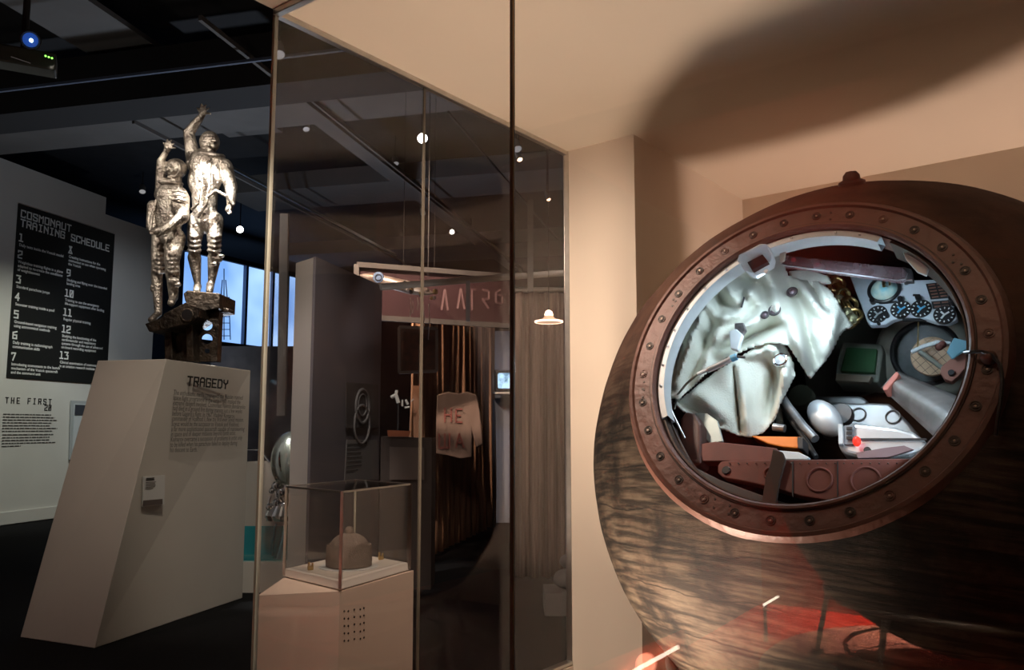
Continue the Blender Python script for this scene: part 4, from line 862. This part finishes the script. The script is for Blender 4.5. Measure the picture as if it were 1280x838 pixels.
# hat
hc = onz(436, 708, hz+.038); hc.z = hz+.038
hat = thing('quilted_cap', hc, 'grey brown quilted cap with a turned up band and pompom in the small case', 'hat')
m_hat = mat('grey_felt', (.22, .175, .145), .95, noise=.2, scale=40, bump=.6, bscale=260)
rr = 27.5/F*hc.y
MB().lathe([(rr*.90, .0), (rr*1.0, .004), (rr*1.02, .03), (rr*.99, .094), (rr*.965, .100), (rr*.90, .094), (rr*.86, .07)], hc, (0, 0, 1), 48).build('band', m_hat, hat, smooth=True, edge=60)
dmv = MB(); vs = []; n = 72
for i in range(15):
    t = i/14*math.pi/2
    for j in range(n):
        a = 2*math.pi*j/n; g = 1-.07*math.exp(-((math.sin(a*3))**2)/.02)*math.sin(math.pi/2-t*.9); vs.append(hc+V((rr*.87*math.cos(t)*g*math.cos(a), rr*.87*math.cos(t)*g*math.sin(a), .085+.068*math.sin(t)*g)))
dmv.add(vs, [(i*n+j, i*n+(j+1) % n, (i+1)*n+(j+1) % n, (i+1)*n+j) for i in range(14) for j in range(n)]).build('crown', m_hat, hat, smooth=True, edge=180)
MB().ball(hc+V((0, 0, .160)), .023, 18).build('pompom', m_hat, hat, smooth=True)
MB().lathe([(.0001, .0), (rr*1.3, 0), (rr*1.3, -.002)], hc+V((0, 0, -.0)), (0, 0, 1), 40).build('stand_disc', m_whitep, hat)
for (x, y, lab) in ((388, 713, 'small brass clamp on the left of the hat case floor'), (476, 700, 'small brass clamp on the right of the hat case floor')):
    c = onz(x, y, hz+.036); k = thing('brass_clamp', c, lab, 'clamp', 'brass clamps beside the hat')
    MB().box(c+V((0, 0, .010)), (.026, .014, .020), .5).build('block', m_brass, k, bevel=.003); MB().tube([c+V((-.007, 0, .018)), c+V((-.007, 0, .036))], .0055, 10).build('post', m_brass, k, smooth=True); MB().tube([c+V((.009, 0, .018)), c+V((.009, 0, .032))], .005, 10).build('post', m_brass, k, smooth=True)

# ------------------------------------------------------------------ hall displays
# blue backlit clerestory
Wd = V((1.5, 3.0, 0)).normalized(); Wp = at(240, 430, 19.0)
def bw(x, y): return onpl(x, y, Wp, V((Wd.y, -Wd.x, 0)))
bn = V((Wd.y, -Wd.x, 0)); bn = -bn if bn.dot(EYE-Wp) < 0 else bn
zlo = bw(270, 427).z; zhi = bw(262, 322).z
def blueglow():
    m = bpy.data.materials.new('blue_backlight'); m.use_nodes = True; nt = m.node_tree; b = nt.nodes['Principled BSDF']; b.inputs['Base Color'].default_value = (.1, .15, .2, 1)
    n = nt.nodes.new('ShaderNodeTexNoise'); n.inputs['Scale'].default_value = .6; tc = nt.nodes.new('ShaderNodeTexCoord'); nt.links.new(tc.outputs['Object'], n.inputs['Vector'])
    r = nt.nodes.new('ShaderNodeValToRGB'); r.color_ramp.elements[0].position = .4; r.color_ramp.elements[1].position = .7; r.color_ramp.elements[0].color = (.13, .27, .58, 1); r.color_ramp.elements[1].color = (.36, .56, .88, 1)
    nt.links.new(n.outputs['Fac'], r.inputs[0]); nt.links.new(r.outputs[0], b.inputs['Emission Color']); b.inputs['Emission Strength'].default_value = 1.7; return m
m_bglow = blueglow()
edges = [(176, 285), (287, 323), (325, 346), (346, 358), (360, 372)]
for i, (xa, xb) in enumerate(((228, 301), (306, 336), (338, 353.5), (357, 374))):
    a, b = bw(xa, 427), bw(xb, 427); z0, z1 = zlo, zhi+.0
    pa = struct(MB().prism([at_z(a, z0), at_z(b, z0), at_z(b, z1), at_z(a, z1)], -bn*.05).build('window_%d' % (10+i), m_bglow))
a, b = bw(220, 427), bw(392, 427)
for (z, h) in ((zlo-.05, .1), (zhi+.06, .12)): struct(MB().bar(at_z(a, z)+bn*.03, at_z(b, z)+bn*.03, .12, h).build('trim_%d' % (50 if h < .11 else 51), m_beam))
for i, x in enumerate((303.5, 337, 355.5)): p = bw(x, 427); struct(MB().bar(at_z(p, zlo)+bn*.02, at_z(p, zhi)+bn*.02, .12, .08, up=Wd).build('trim_%d' % (52+i), mat('blue_steel', (.08, .12, .2), .5)))
tw = thing('tower_drawing', at_z(bw(280, 425), zlo), 'thin line drawing of a lattice tower on the blue glowing window', 'drawing')
mb = MB()
def bl_(x, y): return onpl(x, y, Wp+bn*.03, bn)
for (x0, y0, x1, y1) in ((280, 336, 280, 425), (274, 372, 272, 425), (286, 372, 288, 425), (278, 350, 276, 372), (282, 350, 284, 372)): mb.tube([bl_(x0, y0), bl_(x1, y1)], .012, 5)
for y in range(372, 428, 8): mb.tube([bl_(273, y), bl_(287, y)], .010, 5)
mb.build('lattice_lines', m_dark, tw); 
struct(MB().prism([at_z(a, 0), at_z(b, 0), at_z(b, zlo-.1), at_z(a, zlo-.1)], -bn*.05).build('wall_2', mat('slate_backwall', (.20, .21, .23), .8, noise=.3, scale=1)))
# low partition with wave drawing in front of window wall
pw = MB().prism([at_z(at(264, 500, 15), 0), at_z(at(392, 500, 15.6), 0), at(392, 433, 15.6), at(264, 433, 15)], (0, .1, 0)).build('wall_3', mat('mottled_grey_mural', (.26, .26, .27), .8, col2=(.12, .12, .14), scale=1.6, detail=6)); struct(pw)
# tall frame seen by the glass corner
struct(MB().bar(at(356, 268, 6.9), at(352, 520, 6.9), .07, .05, up=(0, 1, 0)).build('trim_60', m_lintel))
# grey slab wall
sl = thing('grey_partition_slab', at_z(at(380, 600, 6.2), 0), 'tall grey partition slab with an edge coloured pale as if lit behind the hat case', 'partition')
e0, e1, e2 = at(370, 324, 6.35), at(395, 321, 6.1), at(478, 351, 7.4)
zs = e1.z
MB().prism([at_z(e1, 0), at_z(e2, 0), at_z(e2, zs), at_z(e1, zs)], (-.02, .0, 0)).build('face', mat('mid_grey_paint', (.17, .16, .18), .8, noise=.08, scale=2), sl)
MB().prism([at_z(e0, 0), at_z(e1, 0)-V((.001, 0, 0)), at_z(e1, zs)-V((.001, 0, 0)), at_z(e0, zs)], (.0, .5, 0)).build('lit_edge', mat('lit_edge_pale', (.75, .72, .66), .8), sl)  # lit side of the slab: light put into a paler colour
sd = (e2-e1); sd.z = 0; sd.normalize(); sn = V((sd.y, -sd.x, 0)); sn = -sn if sn.dot(EYE-e1) < 0 else sn
def onslab(x, y, off=.01): return onpl(x, y, e1+sn*off, sn)
ps = thing('portrait_poster', onslab(452, 515), 'faint grey poster of a helmeted head on the slab behind the hat case', 'poster')
MB().prism([onslab(x, y, .02) for x, y in ((432, 478), (472, 481), (472, 535), (432, 535))], sn*.006).build('print', mat('grey_print', (.13, .13, .13), .6, col2=(.07, .07, .075), scale=6), ps)
q = MB(); pcn = onslab(453, 508, .03)
q.torus(pcn, .14, .012, sn, 36, 6); q.torus(pcn+up*.01, .09, .008, sn, 30, 6); q.torus(pcn-up*.15, .16, .010, sn, 30, 6); q.build('line_art', mat('pale_line', (.26, .26, .26), .6), ps)
tp = thing('text_panel', onslab(452, 570), 'pale caption panel below the helmet poster', 'caption panel')
MB().prism([onslab(x, y, .02) for x, y in ((433, 550), (471, 550), (473, 600), (430, 600))], sn*.006).build('panel', mat('grey_panel', (.24, .24, .24), .7), tp)
q = MB(); textlines(q, onslab(448, 554, .03), sd, up, sn, 1, .2, .02, .02, 2); textlines(q, onslab(434, 556, .03), sd, up, sn, 7, .3, .035, .006, 6); q.build('print', m_ink, tp)
# silver lander model on a teal lit case
lan = thing('lander_model', at(352, 700, 7.6), 'shiny silver spacecraft model with a round tank above clustered spheres', 'model')
lc_ = at(364, 576, 8.0)
def lp_(x, y, dy=0): return at(x, y, 8.0+dy)
MB().ball(lc_, 26/F*7.6, 28, sc=(1, 1, 1.45)).build('tank', mat('pale_green_metal', (.62, .70, .62), .22, .8), lan, smooth=True)
MB().torus(lc_, 26.5/F*7.6, .008, (.9, -.3, .1), 40, 8, sx=1).build('tank_band', m_chrome, lan, smooth=True)
for (x, y, r) in ((345, 608, .045), (340, 614, .03), (352, 616, .05), (360, 610, .05), (346, 630, .05), (337, 634, .035), (356, 634, .06)): MB().ball(lp_(x, y, -.08), r, 16).build('sphere', m_chrome, lan, smooth=True)
for (a_, b_) in (((334, 645), (366, 622)), ((332, 648), (338, 620)), ((350, 645), (345, 615)), ((366, 650), (350, 622)), ((333, 650), (370, 650)), ((345, 655), (340, 695)), ((355, 655), (357, 697)), ((362, 655), (352, 690))): MB().tube([lp_(*a_), lp_(*b_)], .012, 8).build('strut', m_chrome, lan, smooth=True)
MB().lathe([(.0001, 0), (.18, 0), (.2, .05), (.15, .14), (.0001, .14)], lp_(358, 650), (0, 0, 1), 24).build('collar', m_chrome, lan, smooth=True); MB().lathe([(.04, .30), (.06, .2), (.13, .0), (.12, .0)], lp_(358, 697), (0, 0, 1), 24).build('nozzle', m_chrome, lan, smooth=True)
tc_ = thing('lander_plinth', at_z(lp_(345, 700), 0), 'low pale plinth with teal glass case under the silver model', 'plinth')
z1_ = onz(340, 700, 0).z; a = at(302, 703, 7.75); zt_ = a.z
MB().prism([at_z(at(303, 703, 7.75), 0), at_z(at(420, 703, 7.75), 0), at_z(at(420, 703, 8.3), 0), at_z(at(303, 703, 8.3), 0)], (0, 0, zt_)).build('base', m_plinth, tc_)
MB().prism([at(304, 701, 7.77), at(420, 701, 7.77), at(420, 658, 7.77), at(304, 658, 7.77)], (0, .01, 0)).build('glass_front', glassmat('teal_glass', (.45, .80, .84)), tc_)
MB().prism([at(300, 701, 8.2), at(420, 701, 8.2), at(420, 658, 8.2), at(300, 658, 8.2)], (0, .02, 0)).build('case_back', mat('teal_backing', (.16, .42, .44), .5), tc_)
pn = thing('cream_screen_wall', at_z(at(325, 600, 8.6), 0), 'pale cream low wall behind the silver model', 'partition')
MB().prism([at_z(at(304, 600, 8.5), 0), at_z(at(430, 600, 8.5), 0), at(430, 575, 8.5), at(320, 577, 8.5), at(304, 578, 8.5)], (0, .1, 0)).build('panel', m_plinth, pn)
rl = thing('handrail', at(318, 563, 8.0), 'short bright metal rail beside the silver model', 'rail')
MB().tube([at(306, 562, 8.5), at(323, 562, 8.5), at(325, 562, 8.5), at(337, 578, 8.5)], .012, 8).build('tube', m_chrome, rl, smooth=True)

# curtains
def curtain(name, a, b, z0, z1, waves, amp, m, label, cols=220):
    t = thing(name, at_z((a+b)/2, z0), label, 'curtain'); d = (b-a); L_ = d.length; d.normalize(); n = V((-d.y, d.x, 0)); vs = []; rows = 14
    for j in range(rows+1):
        z = z0+(z1-z0)*j/rows; f = .6+.4*(1-j/rows)
        for i in range(cols+1):
            s_ = i/cols; w_ = math.sin(2*math.pi*waves*s_+.9*math.sin(s_*17)+.25*math.sin(j*.5+s_*9))+.4*math.sin(2*math.pi*waves*2.3*s_+1)
            vs.append(at_z(a+d*L_*s_+n*amp*f*w_, z))
    MB().add(vs, [(j*(cols+1)+i, j*(cols+1)+i+1, (j+1)*(cols+1)+i+1, (j+1)*(cols+1)+i) for j in range(rows) for i in range(cols)]).build('cloth', m, t, smooth=True, solid=.006, edge=90)
    MB().tube([at_z(a, z1+.03), at_z(b, z1+.03)], .03, 10).build('rail', m_alu, t, smooth=True)
    return t
m_cur = mat('copper_curtain', (.62, .34, .20), .6, col2=(.32, .18, .11), scale=3, stretch=(9, 9, .3)); m_cur2 = mat('taupe_curtain', (.34, .25, .20), .7, col2=(.22, .16, .13), scale=3, stretch=(9, 9, .3))
ca, cb = onz(540, 692, .04), onz(614, 656, .04); ca2 = ca-(cb-ca)*.25
curtain('pleated_curtain', ca2, cb, .04, at(614, 410, cb.y).z, 15, .07, m_cur, 'long copper brown pleated curtain receding behind the side glass')
da, db = onz(643, 722, .02), onz(712, 722, .02)
curtain('pleated_curtain', da, db+V((.5, 0, 0)), .02, at(660, 366, da.y).z, 9, .06, m_cur2, 'taupe pleated curtain facing the glass just right of the tall joint', 160)
# monitor on a shelf
mo = thing('monitor', at(632, 488, 12.6), 'boxy black monitor showing a blurry blue white face', 'monitor')
mc_ = at(633, 477, 12.95); MB().box(mc_, (.40, .4, .34)).build('casing', m_blk, mo, bevel=.02)
sv_ = MB().prism([mc_+V((x, -.205, z)) for x, z in ((-.13, -.1), (-.12, -.12), (.12, -.12), (.135, -.1), (.135, .1), (.12, .12), (-.12, .12), (-.135, .1))], (0, -.006, 0))
ms = mat('screen_picture', (.1, .2, .3), .3); nt = ms.node_tree; b_ = nt.nodes['Principled BSDF']; nn_ = nt.nodes.new('ShaderNodeTexNoise'); nn_.inputs['Scale'].default_value = 9; tc0 = nt.nodes.new('ShaderNodeTexCoord'); nt.links.new(tc0.outputs['Object'], nn_.inputs['Vector'])
rr_ = nt.nodes.new('ShaderNodeValToRGB'); rr_.color_ramp.elements[0].position = .42; rr_.color_ramp.elements[0].color = (.04, .16, .28, 1); rr_.color_ramp.elements[1].position = .6; rr_.color_ramp.elements[1].color = (.5, .8, 1, 1); nt.links.new(nn_.outputs['Fac'], rr_.inputs[0]); nt.links.new(rr_.outputs[0], b_.inputs['Emission Color']); b_.inputs['Emission Strength'].default_value = 1.6
sv_.build('screen', ms, mo)
shf = thing('wall_shelf', at(632, 493, 12.6), 'thin shelf carrying the monitor', 'shelf'); MB().box(mc_-up*.19, (.55, .5, .03)).build('board', m_alu, shf); MB().bar(at(617, 500, 12.7), at_z(at(617, 500, 12.7), 0), .04, .04, up=(0, 1, 0)).build('upright', m_lintel, shf)
mp_ = MB().prism([at_z(at(616, 600, 13.35), 0), at_z(at(660, 600, 13.35), 0), at(660, 414, 13.35), at(616, 414, 13.35)], (0, .1, 0)).build('wall_4', mat('blue_grey_wall', (.20, .23, .30), .8)); struct(mp_)
light('SPOT', (.3, 9.5, 4.6), (.0, 13, 2), 120, (.7, .8, 1), .1, 30, .9)
# red banner frame, a glass reflection built as a solid thing
bnr = thing('red_banner', at(540, 370, 9.0), 'wide dark red framed banner with faint pale lettering standing in for a glass reflection', 'banner')
def bp_(x, y, dy=0): return at(x, y, 7.9+dy+(x-445)/195*.6)
fr4 = [(446, 331), (640, 346), (640, 408), (446, 396)]
MB().prism([bp_(x, y) for x, y in fr4], (0, .04, 0)).build('cloth', mat('maroon_cloth', (.045, .013, .018), .7, noise=.3, scale=1.5), bnr)
for i in range(4): MB().bar(bp_(*fr4[i], -.02), bp_(*fr4[(i+1) % 4], -.02), .05, .045, up=(0, 1, 0)).build('frame', mat('dull_frame', (.09, .085, .08), .6) if i == 0 else bpy.data.materials['dull_frame'], bnr)
mb = MB()
for (x, pts) in ((552, [(0, 26), (4, 0), (8, 26)]), (572, [(0, 24), (4, -1), (9, 25)]), (585, [(0, 0), (10, 0), (5, 0), (5, 26)]), (603, [(0, 0), (8, 2), (8, 12), (0, 12), (8, 24)]), (620, [(6, 0), (0, 4), (0, 16), (8, 18), (8, 8), (0, 6)])):
    for a_, b_ in zip(pts[:-1], pts[1:]): mb.bar(bp_(x+a_[0], 362+a_[1], -.01), bp_(x+b_[0], 362+b_[1], -.01), .022, .01, up=(0, 1, 0))
mb.build('lettering', mat('ghost_letters', (.12, .06, .065), .7), bnr)
# hanging spacecraft model
hs = thing('hanging_craft_model', at(500, 360, 8.0), 'pale hanging spacecraft model with a blue disc and trailing wires', 'model')
def hp2(x, y, dy=0): return at(x, y, 7.5+dy)
light('SPOT', (-1.1, 5.0, 1.2), hp2(500, 358), 70, (1, .95, .9), .03, 20, .7)  # spot added only to make the craft model brighter
m_pale = mat('pale_model', (.62, .55, .48), .35, .5, col2=(.25, .17, .13), scale=10, emit=.0)
bodyp = MB(); bodyp.lathe([(.0001, 0), (.02, .03), (.05, .12), (.055, .3), (.06, .5), (.03, .66), (.0001, .72)], hp2(449, 344), hp2(545, 368)-hp2(449, 344), 20); bodyp.build('fuselage', m_pale, hs, smooth=True)
MB().lathe([(.0001, .02), (.048, .02), (.05, 0), (.0001, -.01)], hp2(473, 347, -.16), (0, -1, 0), 24).build('disc', mat('blue_disc', (.22, .34, .55), .5), hs)
MB().torus(hp2(473, 347, -.185), .028, .004, (0, 1, 0), 20, 6).build('disc_mark', m_dark, hs)
for k in range(16):
    x = 500+random.random()*45; y = 355+(x-500)*.35+random.uniform(-6, 8); MB().ball(hp2(x, y, -.1), random.uniform(.012, .03), 8).build('fitting', (m_chrome, m_pale, m_brass)[k % 3], hs, smooth=True)
for (x, y0, y1) in ((513, 372, 396), (516, 375, 392), (529, 378, 418), (536, 380, 425), (522, 372, 388)): MB().tube([hp2(x, y0, -.05), hp2(x+1, (y0+y1)/2, -.05), hp2(x-.5, y1, -.05)], .005, 6).build('wire', m_pale, hs, smooth=True)
MB().bar(hp2(535, 352, 0), hp2(535, 352, 0)+up*3, .006, .006, up=(0, 1, 0)).build('suspension_wire', m_dark, hs)
tr = thing('overhead_tube', at(590, 350, 7.6), 'long pale horizontal tube hanging in front of the red banner', 'rail')
MB().tube([at(476, 359, 7.0), at(640, 346, 7.6), at(708, 341, 7.8)], .03, 12).build('tube', m_lintel if False else mat('cream_tube', (.34, .33, .30), .5), tr, smooth=True)
MB().bar(at(663, 250, 7.62), at(663, 365, 7.62), .055, .04, up=(0, 1, 0)).build('hanger', m_lintel, tr); MB().bar(at(585, 352, 7.3), at(585, 402, 7.3), .035, .03, up=(0, 1, 0)).build('post', mat('pale_blue_post', (.4, .48, .55), .5), tr)
# framed picture, sculpture, lampshade, shirt
fpic = thing('framed_picture', at(523, 437, 8.7), 'dark framed picture with tangled red and grey figures beside the copper curtain', 'picture')
P4 = [(499, 409), (546, 411), (546, 464), (499, 466)]
MB().prism([at(x, y, 8.7) for x, y in P4], (0, .03, 0)).build('print', mat('tangled_print', (.09, .035, .025), .5, col2=(.02, .022, .02), scale=16, detail=8), fpic)
for x in (503, 542): MB().tube([at(x, 410, 8.69), at_z(at(x, 410, 8.69), 6.31)], .003, 5).build('wire', m_dark, fpic)
for i in range(4): MB().bar(at(*P4[i], 8.67), at(*P4[(i+1) % 4], 8.67), .03, .03, up=(0, 1, 0)).build('frame', m_lintel, fpic)
scu = thing('bright_figurine', at(498, 506, 7.6), 'small sparkling white figurine lit against the dark display', 'figurine')
m_spk = mat('bright_white', (.9, .88, .8), .2, .3)
for (a_, b_, r) in (((489, 497), (495, 494), .018), ((495, 494), (496, 488), .016), ((495, 494), (498, 504), .018), ((503, 500), (503, 508), .009), ((507, 500), (510, 506), .012), ((515, 500), (516, 501), .016), ((506, 510), (512, 509), .01)): MB().tube([at(*a_, 7.95), at(*b_, 7.95)], r, 8).build('limb', m_spk, scu, smooth=True)
MB().tube([at(498, 504, 7.93), at_z(at(498, 504, 7.93), at(498, 546, 7.9).z)], .006, 6).build('support', m_dark, scu)
light('SPOT', (-1.0, 6.6, 3.0), at(500, 500, 7.9), 60, (1, .97, .9), .02, 14, .4)
dk = thing('dark_display_cabinet', at_z(at(510, 600, 7.9), 0), 'dark brown display cabinet with an orange strip, beyond the hat case', 'cabinet')
MB().prism([at_z(at(476, 600, 7.9), 0), at_z(at(540, 600, 7.9), 0), at(540, 548, 7.9), at(476, 546, 7.9)], (0, .4, 0)).build('base', mat('dark_brown_case', (.05, .035, .028), .6), dk)
MB().prism([at(484, 538, 7.88), at(513, 539, 7.88), at(511, 546, 7.88), at(485, 546, 7.88)], (0, .03, 0)).build('orange_strip', mat('dull_orange', (.45, .14, .06), .6), dk)
MB().prism([at(487, 559, 7.88), at(530, 560, 7.88), at(530, 600, 7.88), at(487, 600, 7.88)], (0, .01, 0)).build('caption', mat('brown_caption', (.12, .09, .075), .6), dk)
MB().prism([at(516, 482, 8.1), at(528, 483, 8.1), at(528, 560, 8.1), at(517, 560, 8.1)], (0, .05, 0)).build('orange_panel', mat('tan_orange', (.36, .17, .09), .6), dk)
sh_ = thing('ghost_shirt', at(572, 540, 8.6), 'pale long ghost shirt with dim red lettering, a reflection built solid before the curtain', 'shirt')
def shp(x, y, dy=0): return at(x, y, 9.1+dy)
out = [(546, 494), (560, 490), (572, 492), (584, 490), (596, 494), (600, 515), (604, 556), (595, 560), (590, 540), (589, 572), (575, 574), (560, 570), (545, 568), (545, 530)]
m_shirt = mat('ghost_cotton', (.24, .17, .14), .8, noise=.2, scale=3, stretch=(5, 5, .8))  # dim colour gives the solid shirt the look of a glass reflection
MB().prism([shp(x, y) for x, y in out], (0, .06, 0)).build('cloth', m_shirt, sh_, bevel=.015)
q = MB()
for (x0, y0, x1, y1) in ((556, 510, 556, 528), (556, 519, 564, 519), (564, 510, 564, 528), (570, 512, 570, 528), (570, 512, 578, 512), (570, 520, 576, 520), (570, 528, 578, 528), (549, 542, 549, 560), (549, 560, 562, 560), (556, 542, 556, 560), (562, 542, 562, 560), (570, 560, 574, 542), (574, 542, 580, 560), (571, 554, 578, 554)): q.bar(shp(x0, y0, -.01), shp(x1, y1, -.01), .018, .01, up=(0, 1, 0))
q.build('lettering', mat('ghost_red_print', (.22, .07, .06), .8), sh_)
MB().tube([shp(572, 492), shp(572, 415)], .004, 6).build('hanger_wire', m_dark, sh_)
# pendant lamp
pe = at(686, 400, 7.6); pnd = thing('pendant_lamp', pe, 'glowing shaded lamp with a bright rim in front of the taupe curtain', 'lamp')
MB().lathe([(.0001, .06), (.03, .05), (.06, .01), (.125, -.012), (.13, -.02), (.12, -.024), (.05, -.005)], pe, (0, 0, 1), 28).build('shade', mat('warm_shade', (.9, .6, .4), .5, emit=.5, ecol=(1, .62, .38)), pnd, smooth=True)
MB().ball(pe+V((0, 0, .045)), .04, 14, sc=(1, 1, 1.2)).build('bulb', mat('lamp_glow', (1, .8, .6), .4, emit=7, ecol=(1, .72, .5)), pnd, smooth=True)
MB().torus(pe+V((0, 0, -.018)), .125, .010, (0, 0, 1), 32, 8).build('rim', mat('rim_glow', (1, .8, .6), .4, emit=3, ecol=(1, .72, .5)), pnd, smooth=True)
MB().tube([pe+V((0, 0, .05)), V((pe.x, pe.y, 6.3))], .004, 6).build('cord', m_dark, pnd)
# white plinth with a stack of rolls
ws = at(705, 771, 6.0); wz = ws.z
wpl = thing('low_white_box', at_z(ws, 0), 'low white box on the dark floor behind the glass, at the cream wall', 'box')
a, b = onz(681, 771, .0), onz(722, 771, .0)
MB().box(((a.x+b.x)/2, a.y+.2, .09), (b.x-a.x, .4, .18)).build('body', mat('soft_white', (.30, .29, .28), .6), wpl, bevel=.008)
for i, (x, y, r, lab) in enumerate(((708, 739, .11, 'lower pale rounded cushion on the low white box'), (712, 715, .085, 'upper pale rounded cushion, topmost on the low white box'))):
    p = at(x, y, a.y+.2); p.z = (.18+.11*.72, .18+.11*1.44+.085*.72)[i]; k = tag(MB().ball(p, r, 20, sc=(1, 1, .72)).build('rounded_cushion', mat('soft_grey%d' % i, (.32, .31, .30), .7), None, smooth=True), lab, 'cushion', 'cushions on the low white box')
